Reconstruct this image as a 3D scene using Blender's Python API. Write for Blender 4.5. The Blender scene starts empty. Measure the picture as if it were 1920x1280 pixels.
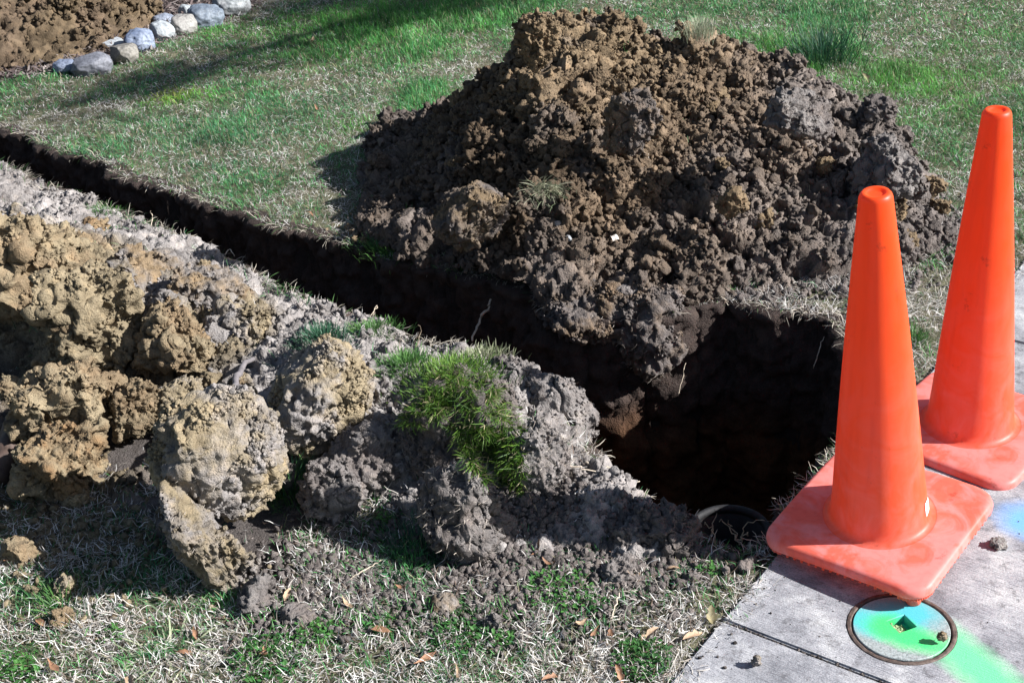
import bpy, bmesh, math, random
import numpy as np
from mathutils import Vector, Matrix

# ------------------------------------------------------------------ camera, sky, sun, exposure
SC = bpy.context.scene
COL = SC.collection
PITCH, ROLL, FPX, CAMZ = math.radians(29), math.radians(4.5), 2600.0, 2.05
_R0 = np.array([1., 0, 0]); _U0 = np.array([0, math.sin(PITCH), math.cos(PITCH)])
FW = np.array([0, math.cos(PITCH), -math.sin(PITCH)])
RT = math.cos(ROLL)*_R0 - math.sin(ROLL)*_U0
UP = math.sin(ROLL)*_R0 + math.cos(ROLL)*_U0
CP = np.array([0, 0, CAMZ])
cam = bpy.data.cameras.new('camera'); camo = bpy.data.objects.new('camera', cam); COL.objects.link(camo)
cam.sensor_width = 36; cam.lens = FPX/1920*36; cam.clip_end = 3000; cam.clip_start = .05
camo.matrix_world = Matrix(((RT[0], UP[0], -FW[0], 0), (RT[1], UP[1], -FW[1], 0), (RT[2], UP[2], -FW[2], CAMZ), (0, 0, 0, 1)))
SC.camera = camo

SUN_EL = math.radians(33)
SUN_H = np.array([.975, -.22]); SUN_H /= np.linalg.norm(SUN_H)
SUND = np.array([SUN_H[0]*math.cos(SUN_EL), SUN_H[1]*math.cos(SUN_EL), math.sin(SUN_EL)])
w = bpy.data.worlds.new('World'); SC.world = w; w.use_nodes = True
nt = w.node_tree; bg = nt.nodes['Background']
sky = nt.nodes.new('ShaderNodeTexSky'); sky.sky_type = 'NISHITA'; sky.sun_disc = False
sky.sun_elevation = SUN_EL; sky.sun_rotation = math.atan2(SUN_H[0], SUN_H[1])
nt.links.new(sky.outputs[0], bg.inputs[0]); bg.inputs[1].default_value = 0.05
sl = bpy.data.lights.new('sun', 'SUN'); sl.energy = 5.0; sl.angle = math.radians(.5); sl.color = (1, .985, .96)
so = bpy.data.objects.new('sun', sl); COL.objects.link(so)
so.rotation_euler = Vector(SUND).to_track_quat('Z', 'Y').to_euler(); so.location = (4, -2, 6)
SC.view_settings.view_transform = 'Standard'; SC.view_settings.look = 'None'
SC.view_settings.exposure = 1.15; SC.view_settings.gamma = 1

# ------------------------------------------------------------------ maths helpers
rng = np.random.default_rng(7)

def at(px, py, z=0.0):
    """the point of the place, at height z, that the photograph shows at px,py"""
    d = FW + RT*(px-960)/FPX - UP*(py-640)/FPX
    return CP + d*(z-CAMZ)/d[2]

def aty(px, py, y):
    d = FW + RT*(px-960)/FPX - UP*(py-640)/FPX
    return CP + d*y/d[1]

def scale_at(p):
    return FPX/float((np.asarray(p)-CP) @ FW)

def _hash(ix, iy, iz, k):
    h = (ix.astype(np.int64)*374761393 + iy.astype(np.int64)*668265263 + iz.astype(np.int64)*2147483647 + k*1274126177) & 0xffffffff
    h = ((h ^ (h >> 13))*1274126177) & 0xffffffff
    h = ((h ^ (h >> 16))*2246822519) & 0xffffffff
    return (h ^ (h >> 13)) & 0xffffffff

def noise(P, scale=1.0, seed=0):
    """smooth value-gradient noise about -1..1"""
    Q = P*scale + seed*17.31
    I = np.floor(Q).astype(np.int64); F = Q-I
    U = F*F*F*(F*(F*6-15)+10)
    out = np.zeros(len(P))
    for a in (0, 1):
        wx = U[:, 0] if a else 1-U[:, 0]
        for b in (0, 1):
            wy = U[:, 1] if b else 1-U[:, 1]
            for c in (0, 1):
                wz = U[:, 2] if c else 1-U[:, 2]
                h = _hash(I[:, 0]+a, I[:, 1]+b, I[:, 2]+c, seed)
                gx = ((h & 1023)/511.5-1); gy = (((h >> 10) & 1023)/511.5-1); gz = (((h >> 20) & 1023)/511.5-1)
                out += wx*wy*wz*(gx*(F[:, 0]-a)+gy*(F[:, 1]-b)+gz*(F[:, 2]-c))
    return out*1.6

def fbm(P, scale, octs=3, seed=0, gain=.5):
    o = np.zeros(len(P)); a = 1
    for i in range(octs):
        o += a*noise(P, scale*2.03**i, seed+i*5); a *= gain
    return o

def worley(P, scale, seed=0):
    """rounded crumbs: 1 at a cell's middle falling to 0; also a cell id"""
    Q = P*scale + seed*9.7
    I = np.floor(Q).astype(np.int64); best = np.full(len(P), 9.); bid = np.zeros(len(P))
    for a in (-1, 0, 1):
        for b in (-1, 0, 1):
            for c in (-1, 0, 1):
                J0, J1, J2 = I[:, 0]+a, I[:, 1]+b, I[:, 2]+c
                h = _hash(J0, J1, J2, seed)
                x = J0+(h & 1023)/1023; y = J1+((h >> 10) & 1023)/1023; z = J2+((h >> 20) & 1023)/1023
                d = (Q[:, 0]-x)**2+(Q[:, 1]-y)**2+(Q[:, 2]-z)**2
                m = d < best
                best[m] = d[m]; bid[m] = (h[m] % 997)/997
    return np.clip(1-best, 0, 1), bid

def facet(P, scale, seed=0, tilt=1.0):
    """broken, chipped faces: every cell is a small plane with its own height and lean"""
    Q = P*scale + seed*9.7
    I = np.floor(Q).astype(np.int64); best = np.full(len(P), 9.); out = np.zeros(len(P))
    for a in (-1, 0, 1):
        for b in (-1, 0, 1):
            for c in (-1, 0, 1):
                J0, J1, J2 = I[:, 0]+a, I[:, 1]+b, I[:, 2]+c
                h = _hash(J0, J1, J2, seed)
                dx = Q[:, 0]-J0-(h & 1023)/1023; dy = Q[:, 1]-J1-((h >> 10) & 1023)/1023; dz = Q[:, 2]-J2-((h >> 20) & 1023)/1023
                d = dx*dx+dy*dy+dz*dz; m = d < best
                g = _hash(J0, J1, J2, seed+77)
                v = (g & 255)/255-.5+tilt*(dx*((g >> 8 & 255)/127.5-1)+dy*((g >> 16 & 255)/127.5-1)+dz*((g >> 24 & 255)/127.5-1))-.35*d
                best[m] = d[m]; out[m] = v[m]
    return out

def P2(xy, z=0.0):
    return np.column_stack([xy[:, 0], xy[:, 1], np.full(len(xy), z) if np.isscalar(z) else z])

def inpoly(xy, poly):
    poly = np.asarray(poly)[:, :2]; x, y = xy[:, 0], xy[:, 1]; ins = np.zeros(len(xy), bool); n = len(poly)
    for i in range(n):
        x1, y1 = poly[i]; x2, y2 = poly[(i+1) % n]
        c = ((y1 > y) != (y2 > y))
        if y1 != y2:
            ins ^= c & (x < (x2-x1)*(y-y1)/(y2-y1)+x1)
    return ins

def polydist(xy, poly, closed=True):
    poly = np.asarray(poly)[:, :2]; n = len(poly); best = np.full(len(xy), 1e9)
    for i in range(n if closed else n-1):
        a = poly[i]; b = poly[(i+1) % n]; ab = b-a; L = ab@ab+1e-12
        t = np.clip(((xy-a)@ab)/L, 0, 1)
        d = np.hypot(xy[:, 0]-a[0]-t*ab[0], xy[:, 1]-a[1]-t*ab[1])
        best = np.minimum(best, d)
    return best

def sdist(xy, poly):
    d = polydist(xy, poly); return np.where(inpoly(xy, poly), -d, d)

def sm(a, b, x):
    t = np.clip((x-a)/(b-a), 0, 1); return t*t*(3-2*t)

class RBF:
    """smooth surface through control heights"""
    def __init__(s, pts, smooth=0.0):
        s.p = np.array([q[:2] for q in pts]); z = np.array([q[2] for q in pts])
        d = np.hypot(*(s.p[:, None]-s.p[None]).transpose(2, 0, 1))
        n = len(z); A = np.zeros((n+1, n+1)); A[:n, :n] = d + np.eye(n)*smooth; A[:n, n] = 1; A[n, :n] = 1
        s.w = np.linalg.solve(A, np.append(z, 0))
    def __call__(s, xy):
        o = np.full(len(xy), s.w[-1])
        for i, p in enumerate(s.p):
            o += s.w[i]*np.hypot(xy[:, 0]-p[0], xy[:, 1]-p[1])
        return o

# ------------------------------------------------------------------ mesh helpers
def mk(name, V, F, mat, col=None, parent=None, smooth=True):
    V = np.asarray(V, np.float32); F = np.asarray(F, np.int32)
    me = bpy.data.meshes.new(name); k = F.shape[1]
    me.vertices.add(len(V)); me.vertices.foreach_set('co', V.ravel())
    me.loops.add(F.size); me.loops.foreach_set('vertex_index', F.ravel())
    me.polygons.add(len(F)); me.polygons.foreach_set('loop_start', np.arange(0, F.size, k, dtype=np.int32))
    me.polygons.foreach_set('loop_total', np.full(len(F), k, np.int32))
    if smooth: me.polygons.foreach_set('use_smooth', np.ones(len(F), bool))
    me.update(calc_edges=True)
    if col is not None:
        a = me.color_attributes.new('Col', 'FLOAT_COLOR', 'POINT')
        c = np.ones((len(V), 4), np.float32); c[:, :3] = np.clip(col, 0, 1); a.data.foreach_set('color', c.ravel())
    me.materials.append(mat)
    o = bpy.data.objects.new(name, me); COL.objects.link(o)
    if parent: o.parent = parent
    return o

def mkbm(name, bm, mat, parent=None, smooth=True):
    me = bpy.data.meshes.new(name); bm.to_mesh(me); bm.free(); me.materials.append(mat)
    if smooth:
        for p in me.polygons: p.use_smooth = True
    o = bpy.data.objects.new(name, me); COL.objects.link(o)
    if parent: o.parent = parent
    return o

def tag(o, label=None, cat=None, group=None, kind=None):
    if label: o['label'] = label
    if cat: o['category'] = cat
    if group: o['group'] = group
    if kind: o['kind'] = kind
    return o

def empty(name, loc, label, cat, group=None):
    o = bpy.data.objects.new(name, None); COL.objects.link(o); o.location = loc; o.empty_display_size = .05
    return tag(o, label, cat, group)

def gridfaces(nx, ny):
    i = np.arange((ny-1)*(nx-1)); r, c = i//(nx-1), i % (nx-1); a = r*nx+c
    return np.column_stack([a, a+1, a+nx+1, a+nx])

def vnormals(V, F):
    a, b, c = V[F[:, 0]], V[F[:, 1]], V[F[:, 2]]
    n = np.cross(b-a, c-a)
    if F.shape[1] == 4: n = n + np.cross(c-a, V[F[:, 3]]-a)
    N = np.zeros_like(V)
    for k in range(F.shape[1]):
        for ax in range(3): N[:, ax] += np.bincount(F[:, k], n[:, ax], len(V))
    return N/(np.linalg.norm(N, axis=1, keepdims=True)+1e-12)

_ico = {}
def ico(level):
    if level not in _ico:
        bm = bmesh.new(); bmesh.ops.create_icosphere(bm, subdivisions=level, radius=1)
        V = np.array([v.co[:] for v in bm.verts]); F = np.array([[v.index for v in f.verts] for f in bm.faces]); bm.free()
        _ico[level] = (V, F)
    return _ico[level]

def rotm(rx, ry, rz):
    return np.array(Matrix.Rotation(rz, 3, 'Z') @ Matrix.Rotation(ry, 3, 'Y') @ Matrix.Rotation(rx, 3, 'X'))

# ------------------------------------------------------------------ materials
def newmat(name):
    m = bpy.data.materials.new(name); m.use_nodes = True
    return m, m.node_tree, m.node_tree.nodes['Principled BSDF']

def nd(nt, typ, **kw):
    n = nt.nodes.new(typ)
    for k, v in kw.items():
        if k.startswith('i_'): n.inputs[k[2:].replace('_', ' ')].default_value = v
        else: setattr(n, k, v)
    return n

def mixc(nt, fac, a, b, mode='MIX'):
    n = nt.nodes.new('ShaderNodeMix'); n.data_type = 'RGBA'; n.blend_type = mode
    for sock, v in ((n.inputs[0], fac), (n.inputs[6], a), (n.inputs[7], b)):
        if hasattr(v, 'is_linked') or hasattr(v, 'links'): nt.links.new(v, sock)
        elif isinstance(v, (int, float)): sock.default_value = v
        else: sock.default_value = (*v, 1) if len(v) == 3 else v
    return n.outputs[2]

def ramp(nt, src, stops):
    r = nt.nodes.new('ShaderNodeValToRGB'); nt.links.new(src, r.inputs[0])
    while len(r.color_ramp.elements) < len(stops): r.color_ramp.elements.new(.5)
    for e, (p, c) in zip(r.color_ramp.elements, stops):
        e.position = p; e.color = (*c, 1) if len(c) == 3 else c
    return r.outputs[0]

def soil_material(name, fine=1.0, bump=.004):
    m, nt, b = newmat(name); L = nt.links.new
    tc = nd(nt, 'ShaderNodeTexCoord'); co = tc.outputs['Object']
    at_ = nd(nt, 'ShaderNodeVertexColor', layer_name='Col')
    n1 = nd(nt, 'ShaderNodeTexNoise', i_Scale=22.0, i_Detail=6.0, i_Roughness=.65); L(co, n1.inputs['Vector'])
    n2 = nd(nt, 'ShaderNodeTexNoise', i_Scale=260.0*fine, i_Detail=4.0, i_Roughness=.7); L(co, n2.inputs['Vector'])
    c1 = ramp(nt, n1.outputs[0], [(.3, (.62, .6, .58)), (.52, (1, 1, 1)), (.72, (1.35, 1.28, 1.2))])
    c2 = ramp(nt, n2.outputs[0], [(.3, (.7, .7, .72)), (.5, (1, 1, 1)), (.72, (1.3, 1.28, 1.24))])
    x = mixc(nt, 1.0, at_.outputs[0], c1, 'MULTIPLY'); x = mixc(nt, 1.0, x, c2, 'MULTIPLY')
    L(x, b.inputs['Base Color']); b.inputs['Roughness'].default_value = .95; b.inputs['Specular IOR Level'].default_value = .15
    v = nd(nt, 'ShaderNodeTexVoronoi', i_Scale=150.0*fine); L(co, v.inputs['Vector'])
    ma = nd(nt, 'ShaderNodeMath', operation='MULTIPLY_ADD'); L(v.outputs['Distance'], ma.inputs[0]); ma.inputs[1].default_value = -.7; L(n2.outputs[0], ma.inputs[2])
    bp = nd(nt, 'ShaderNodeBump', i_Strength=1.0, i_Distance=bump); L(ma.outputs[0], bp.inputs['Height']); L(bp.outputs[0], b.inputs['Normal'])
    return m

M_SOIL = soil_material('soil')
M_CLOD = soil_material('clod_soil', 1.2, .004)

def blade_material(name, transl=.35, rough=.55):
    m, nt, b = newmat(name); L = nt.links.new
    at_ = nd(nt, 'ShaderNodeVertexColor', layer_name='Col')
    L(at_.outputs[0], b.inputs['Base Color']); b.inputs['Roughness'].default_value = rough; b.inputs['Specular IOR Level'].default_value = .35
    t = nd(nt, 'ShaderNodeBsdfTranslucent'); L(at_.outputs[0], t.inputs[0])
    mx = nd(nt, 'ShaderNodeMixShader'); mx.inputs[0].default_value = transl
    L(b.outputs[0], mx.inputs[1]); L(t.outputs[0], mx.inputs[2]); L(mx.outputs[0], nt.nodes['Material Output'].inputs[0])
    return m
M_GRASS = blade_material('grass_blades', .3)
M_STRAW = blade_material('dry_grass', .2, .7)
M_LEAF = blade_material('leaf', .3, .5)

def plain(name, col, rough=.8, noise_sc=60, var=.3, bump=.002, metal=0.0):
    m, nt, b = newmat(name); L = nt.links.new
    tc = nd(nt, 'ShaderNodeTexCoord')
    n = nd(nt, 'ShaderNodeTexNoise', i_Scale=float(noise_sc), i_Detail=6.0, i_Roughness=.65); L(tc.outputs['Object'], n.inputs['Vector'])
    lo = tuple(c*(1-var) for c in col); hi = tuple(min(1, c*(1+var)) for c in col)
    L(ramp(nt, n.outputs[0], [(.3, lo), (.7, hi)]), b.inputs['Base Color'])
    b.inputs['Roughness'].default_value = rough; b.inputs['Metallic'].default_value = metal
    bp = nd(nt, 'ShaderNodeBump', i_Strength=.7, i_Distance=bump); L(n.outputs[0], bp.inputs['Height']); L(bp.outputs[0], b.inputs['Normal'])
    return m
M_ROOT = plain('root_bark', (.5, .42, .33), .8, 120, .4, .001)
M_DARKROOT = plain('dark_root', (.22, .17, .12), .85, 120, .4, .001)
M_IRON = plain('rusty_iron', (.10, .072, .06), .7, 90, .6, .002, .2)
M_PIPE = plain('black_pipe', (.010, .010, .012), .75, 60, .6, .003)

# soil colours
GREY = np.array([.138, .121, .115]); DUST = np.array([.25, .232, .225]); CLAY = np.array([.255, .208, .138]); OCHRE = np.array([.22, .14, .075])
BROWN = np.array([.132, .096, .066]); DARK = np.array([.07, .056, .05]); TAN = np.array([.21, .155, .098])

# ------------------------------------------------------------------ plan of the place
far_edge = [(-260, 160), (-120, 200), (0, 240), (60, 255), (120, 290), (200, 312), (260, 342), (330, 357), (400, 382), (460, 402), (530, 427), (600, 442), (680, 462),
            (740, 482), (820, 505), (900, 520), (985, 545), (1030, 575), (1070, 590), (1130, 596), (1190, 590), (1250, 585), (1285, 572), (1370, 563), (1450, 582), (1510, 588), (1565, 598)]
right_edge = [(1625, 680), (1618, 790), (1560, 872), (1500, 945), (1458, 1008)]
near_edge = [(1400, 1040), (1330, 1028), (1290, 1000), (1210, 965), (1150, 920), (1100, 880), (1075, 830), (1040, 790), (970, 745), (900, 715), (840, 700), (780, 680), (690, 635),
             (620, 605), (560, 575), (500, 545), (430, 505), (380, 475), (300, 440), (230, 412), (160, 390), (110, 368), (60, 345), (0, 315), (-120, 270), (-260, 225)]
TR = np.array([at(*p)[:2] for p in far_edge+right_edge+near_edge])

def resample(poly, step, closed=True):
    P = np.asarray(poly, float)
    if closed: P = np.vstack([P, P[:1]])
    d = np.r_[0, np.cumsum(np.linalg.norm(np.diff(P, axis=0), axis=1))]
    n = max(2, int(d[-1]/step)); t = np.linspace(0, d[-1], n+(1 if closed else 0))
    if closed: t = t[:-1]
    return np.column_stack([np.interp(t, d, P[:, k]) for k in range(P.shape[1])])

TRF = resample(TR, .02)
_n = P2(TRF); TRF = TRF + np.column_stack([fbm(_n, 9, 3, 3), fbm(_n, 9, 3, 4)])*.028     # ragged cut

# sidewalk
SW0 = at(1258, 1284)[:2]; SW1 = at(1905, 512)[:2]
SWD = (SW1-SW0)/np.linalg.norm(SW1-SW0); SWN = np.array([SWD[1], -SWD[0]])     # along, and towards the concrete
SW_POLY = np.array([SW0-SWD*4, SW0+SWD*9, SW0+SWD*9+SWN*1.5, SW0-SWD*4+SWN*1.5])
CZ = .012

# big dirt pile ---------------------------------------------------
ridge = [aty(665, 372, 4.9), aty(740, 325, 4.95), aty(830, 262, 5.0), aty(910, 195, 5.02), aty(965, 130, 5.05), aty(1010, 50, 5.05), aty(1080, 60, 5.0), aty(1150, 75, 4.98), aty(1250, 108, 4.95),
         aty(1330, 118, 4.93), aty(1420, 135, 4.9), aty(1500, 180, 4.85), aty(1560, 222, 4.78), aty(1630, 260, 4.7), aty(1690, 325, 4.6), aty(1745, 390, 4.5), aty(1775, 450, 4.35)]
RX = np.array([r[0] for r in ridge]); RY = np.array([r[1] for r in ridge]); RZ = np.array([max(r[2], 0) for r in ridge])
RX = np.r_[RX[0]-.05, RX, RX[-1]+.1]; RY = np.r_[RY[0], RY, RY[-1]]; RZ = np.r_[-.05, RZ, -.05]; RZ[-2] = min(RZ[-2], .04)
foot = [(640, 415), (700, 452), (800, 500), (880, 520), (1000, 570), (1100, 585), (1250, 560), (1400, 535), (1500, 528), (1600, 515), (1700, 490), (1800, 450)]
FXY = np.array([at(*p)[:2] for p in foot])

def pile_h(xy):
    x, y = xy[:, 0], xy[:, 1]
    zr = np.interp(x, RX, RZ); yr = np.interp(x, RX, RY); yf = np.interp(x, FXY[:, 0], FXY[:, 1])
    s = (yr-y)/np.maximum(yr-yf, .25)
    ex = 1.12+.75*sm(.35, -.1, x); front = np.where(s < 1, 1-np.abs(s)**ex, -(s-1)*.8)
    back = 1-((y-yr)/.75)**1.2 if False else 1-np.abs((y-yr)/.8)**1.3
    k = np.where(s > 0, front, back)
    return np.where(k > 0, zr*k, k*.3)-.004-.08*sm(.05, -.03, zr)

# spoil bank this side of the trench ---------------------------------
bank_ctrl = [at(*p) for p in [
    # lip along the trench
    (-100, 285, .0), (0, 325, .02), (110, 375, .03), (230, 420, .03), (380, 482, .03), (500, 545, .04), (620, 600, .06), (740, 640, .09), (850, 685, .11), (930, 695, .11), (1010, 740, .10), (1080, 790, .08), (1120, 860, .06), (1180, 915, .03), (1290, 985, .02), (1340, 1020, .0),
    # crest
    (-120, 420, .16), (0, 440, .18), (80, 440, .2), (100, 540, .22), (250, 530, .14), (330, 560, .15), (420, 600, .14), (520, 640, .11), (620, 660, .13), (740, 690, .15), (860, 720, .17), (950, 760, .17), (1040, 830, .10), (1120, 930, .05), (1200, 985, .03),
    # face
    (0, 700, .02), (120, 710, .05), (250, 640, .05), (350, 710, .03), (500, 760, .07), (640, 800, .09), (760, 820, .10), (880, 880, .09), (980, 930, .06), (1080, 1000, .02),
    (60, 880, .03), (200, 840, -.01), (400, 900, .0), (480, 1000, -.02), (560, 930, .01), (680, 930, .02), (800, 960, .03), (900, 1010, .02),
    # foot
    (-120, 960, .0), (0, 960, .0), (150, 930, .0), (250, 900, .0), (330, 1020, .0), (440, 1080, .0), (560, 1040, -.025), (700, 1030, -.02), (860, 1090, -.01), (1000, 1060, .0), (1130, 1050, .0), (1300, 1040, -.01), (1400, 1060, -.02),
    (0, 1080, -.03), (250, 1120, -.03), (500, 1180, -.03), (800, 1200, -.03), (1100, 1150, -.03), (-300, 1100, -.03), (-500, 700, .0), (-400, 500, .05), (-300, 300, 0.)]]
BANK = RBF(bank_ctrl, .01)
NEAR_POLY = np.array([at(*p)[:2] for p in [(1440, 1020)]+near_edge[1:]]+[(-6., 7.5), (-6., .5), (1.5, .5)])
def bank_h(xy):
    d = sdist(xy, NEAR_POLY); return BANK(xy)-.15*sm(-.005, .06, d)

def lawn_h(xy):
    P = P2(xy)
    z = .012*noise(P, 1.3, 1)+.006*noise(P, 6, 2)
    # the lawn rises a little to a hump along the bed
    z = z*sm(0, .25, sdist(xy, SW_POLY)) + 0*z
    return z

def ground_z(xy):
    """top of whatever solid ground is there (lawn, bank, pile), for things that stand on it"""
    return np.maximum(np.maximum(lawn_h(xy), pile_h(xy)), bank_h(xy)*(sdist(xy, TR) > -.01))

# second spoil heap by the stone edging ------------------------------------
H2 = at(20, 70); 
def heap2_h(xy):
    d = (xy-H2[:2])@np.array([[.8, .2], [-.2, 1.]])
    r = np.hypot(d[:, 0]/.62, d[:, 1]/.75)
    return .42*(1-r**1.2)

# dirt (bare soil) mask on the lawn: 1 = bare
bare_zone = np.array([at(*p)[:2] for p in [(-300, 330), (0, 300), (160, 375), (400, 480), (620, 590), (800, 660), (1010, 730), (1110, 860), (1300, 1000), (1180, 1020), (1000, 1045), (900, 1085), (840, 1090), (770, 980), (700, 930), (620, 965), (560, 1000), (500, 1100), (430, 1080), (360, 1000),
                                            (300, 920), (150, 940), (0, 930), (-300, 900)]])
mulch_zone = np.array([at(*p)[:2] for p in [(-900, 260), (-200, 200), (60, 150), (110, 140), (200, 125), (300, 85), (400, 45), (480, 15), (560, -60), (620, -200), (-1500, -200)]])

def soft(xy, poly, wdt, seed):
    return sm(wdt, -wdt, sdist(xy, poly)+.05*fbm(P2(xy), 7, 3, seed))

# ------------------------------------------------------------------ ground sheet
def build_ground():
    xs = np.arange(-4.2, 3.4, .014); ys = np.r_[np.arange(1.2, 4.6, .014), np.arange(4.6, 12, .024)]
    X, Y = np.meshgrid(xs, ys); xy = np.column_stack([X.ravel(), Y.ravel()])
    z = lawn_h(xy)
    sd = sdist(xy, TRF)
    z = np.where(sd < -.02, -.95, z)
    # under the concrete the ground drops away
    sw = sdist(xy, SW_POLY); z = np.where(sw < -.03, -.3, z)
    P = P2(xy, z)
    edge = (np.abs(sd) > .05) & (sw > .02)
    z += edge*(.004*fbm(P, 40, 2, 9))
    V = P2(xy, z)
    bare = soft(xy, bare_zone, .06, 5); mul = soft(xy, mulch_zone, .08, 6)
    base = np.array([.125, .122, .08])*np.ones((len(V), 1))
    k = .5+.5*fbm(P, 5, 3, 21)
    base = base*(.75+.5*np.clip(k, 0, 1))[:, None]
    c = base*(1-bare)[:, None]+GREY*.65*bare[:, None]  # bare soil, its grey darkened to carry the shade of the hollow among clods
    c = c*(1-mul)[:, None]+np.array([.13, .10, .095])*mul[:, None]
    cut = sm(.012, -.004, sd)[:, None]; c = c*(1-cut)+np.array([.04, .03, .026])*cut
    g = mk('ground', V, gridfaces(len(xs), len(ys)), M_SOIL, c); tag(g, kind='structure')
    # the surrounding lawn out to the horizon, a ring butted round the detailed sheet
    a0, a1, b0, b1 = xs[0], xs[-1], ys[0], ys[-1]; B = 600
    V = np.array([(-B, -B, -.01), (B, -B, -.01), (B, B, -.01), (-B, B, -.01), (a0, b0, -.01), (a1, b0, -.01), (a1, b1, -.01), (a0, b1, -.01)], float)
    F = np.array([(0, 1, 5, 4), (1, 2, 6, 5), (2, 3, 7, 6), (3, 0, 4, 7)])
    tag(mk('ground', V, F, M_SOIL, np.tile([.12, .13, .07], (8, 1)), smooth=False), kind='structure')
build_ground()

# ------------------------------------------------------------------ trench walls and floor
def build_trench():
    P = resample(TRF, .009); n = len(P)
    T = np.roll(P, -2, 0)-np.roll(P, 2, 0); T /= np.linalg.norm(T, axis=1, keepdims=True)+1e-9
    N = np.column_stack([T[:, 1], -T[:, 0]])
    if sdist((P+N*.01)[:200], TRF).mean() > 0: N = -N                 # N points into the cut
    sw = sdist(P, SW_POLY)
    depth = np.r_[-.045, -.03, -.015, 0, np.linspace(.012, .92, 76)]
    m = len(depth); rows = []
    zl = np.maximum(lawn_h(P), -.02)
    for k, d in enumerate(depth):
        if k < 3: xy = P+N*d; z = zl+.003+(.006 if k > 0 else 0)*0
        else: xy = P+N*(.012+.05*d); z = zl-d+.004
        rows.append(np.column_stack([xy, np.full(n, 0)+z]))
    V = np.array(rows).reshape(-1, 3)
    idx = np.arange(m*n).reshape(m, n); a = idx[:-1]; b = idx[1:]
    F = np.stack([a, np.roll(a, -1, 1), np.roll(b, -1, 1), b], -1).reshape(-1, 4)
    dd = np.repeat(depth, n); NN = np.tile(np.column_stack([N, np.zeros(n)]), (m, 1))
    w1, _ = worley(V, 22, 5); w2, _ = worley(V, 60, 6)
    amp = sm(-.03, .02, dd)
    off = (.03*fbm(V, 6, 3, 31)+.022*w1+.008*w2+.008*noise(V*np.array([1, 1, 3.]), 40, 3)-.012)*amp
    off += .009*facet(V, 16, 7)+.006*facet(V, 42, 8)
    # top turf lip overhangs, washed-out band under it
    off += .02*sm(.06, .0, dd)*amp
    V = V+NN*off[:, None]; V[:, 2] += amp*0+.004*w2
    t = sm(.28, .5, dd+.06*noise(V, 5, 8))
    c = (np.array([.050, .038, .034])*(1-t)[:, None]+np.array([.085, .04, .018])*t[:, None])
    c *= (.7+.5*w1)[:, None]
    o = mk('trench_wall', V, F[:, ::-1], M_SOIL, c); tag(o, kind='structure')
build_trench()

# ------------------------------------------------------------------ heaps as relief meshes
def relief(name, x0, x1, y0, y1, step, hfun, colfun, lumps, label, cat, mat=None):
    xs = np.arange(x0, x1, step); ys = np.arange(y0, y1, step)
    X, Y = np.meshgrid(xs, ys); xy = np.column_stack([X.ravel(), Y.ravel()])
    V = P2(xy, hfun(xy)); F = gridfaces(len(xs), len(ys))
    big = fbm(V, 4.5, 3, 41)
    V[:, 2] += .03*big*sm(-.01, .06, V[:, 2])
    N = vnormals(V, F)
    off = np.zeros(len(V)); shade = np.zeros(len(V)); ids = np.zeros(len(V))
    for sc, amp, sd in lumps:
        m = sm(-.25, .25, noise(V, sc*.25, sd+50))
        wv, wid = worley(V+.25/sc*np.column_stack([noise(V, sc*.8, 60), noise(V, sc*.8, 61), noise(V, sc*.8, 62)]), sc, sd)
        off += amp*((np.sqrt(wv)-.4)*.7+.9*(wid-.5)*sm(0, .35, wv))*(.3+.7*m); ids = ids+(wid-.5)*(amp > .006)
    off += .004*fbm(V, 70, 2, 43)
    off += .022*facet(V+.02*np.column_stack([noise(V, 14, 60), noise(V, 14, 61), noise(V, 14, 62)]), 14, 63)+.012*facet(V, 34, 64)+.005*facet(V, 80, 65)
    on = sm(-.03, .01, V[:, 2])
    V2 = V+N*(off*on)[:, None]
    keep = V2[:, 2] > lawn_h(xy)-.035
    if name != 'spoil_heap': keep &= (sdist(xy, TRF) > -.012) & (sdist(xy, SW_POLY) > .0)
    kf = keep[F].all(1)
    c = colfun(V, ids)
    F = F[kf]; used = np.unique(F); remap = -np.ones(len(V), int); remap[used] = np.arange(len(used))
    o = mk(name, V2[used], remap[F], mat or M_SOIL, c[used]); 
    if label: tag(o, label, cat)
    return o, V2[used], vnormals(V2[used], remap[F])

def pile_col(V, ids):
    n1 = fbm(V, 2.6, 3, 71); x = V[:, 0]; z = V[:, 2]
    ridge_clay = sm(.25, .6, z+.12*n1)                       # ochre clay lies on top, greyer soil to the right and bottom
    right = sm(.5, 1.2, x+.25*n1-.25*z)
    c = BROWN*(.72+.33*sm(-.1, .45, x))[:, None]+0*V  # left flank darker: the peak's cast shade is put into the brown
    c = c*(1-ridge_clay)[:, None]+TAN*ridge_clay[:, None]*.8
    c = c*(1-right*.8)[:, None]+GREY*(right*.8)[:, None]
    lo = sm(.2, .02, z); c = c*(1-.5*lo)[:, None]+GREY*.85*(.5*lo)[:, None]
    g = sm(.1, .5, fbm(V, 5, 2, 73)); c = c*(1-.5*g)[:, None]+GREY*.9*(.5*g)[:, None]
    return c*(1+.5*ids)[:, None]
pile, PV, PN = relief('dirt_pile', -.95, 1.75, 3.6, 5.95, .0065, pile_h, pile_col, [(5, .09, 5), (10, .05, 1), (22, .028, 2), (48, .012, 3), (100, .005, 4)],
    'large brown dirt pile heaped on the lawn behind the open pit', 'dirt pile')

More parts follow.
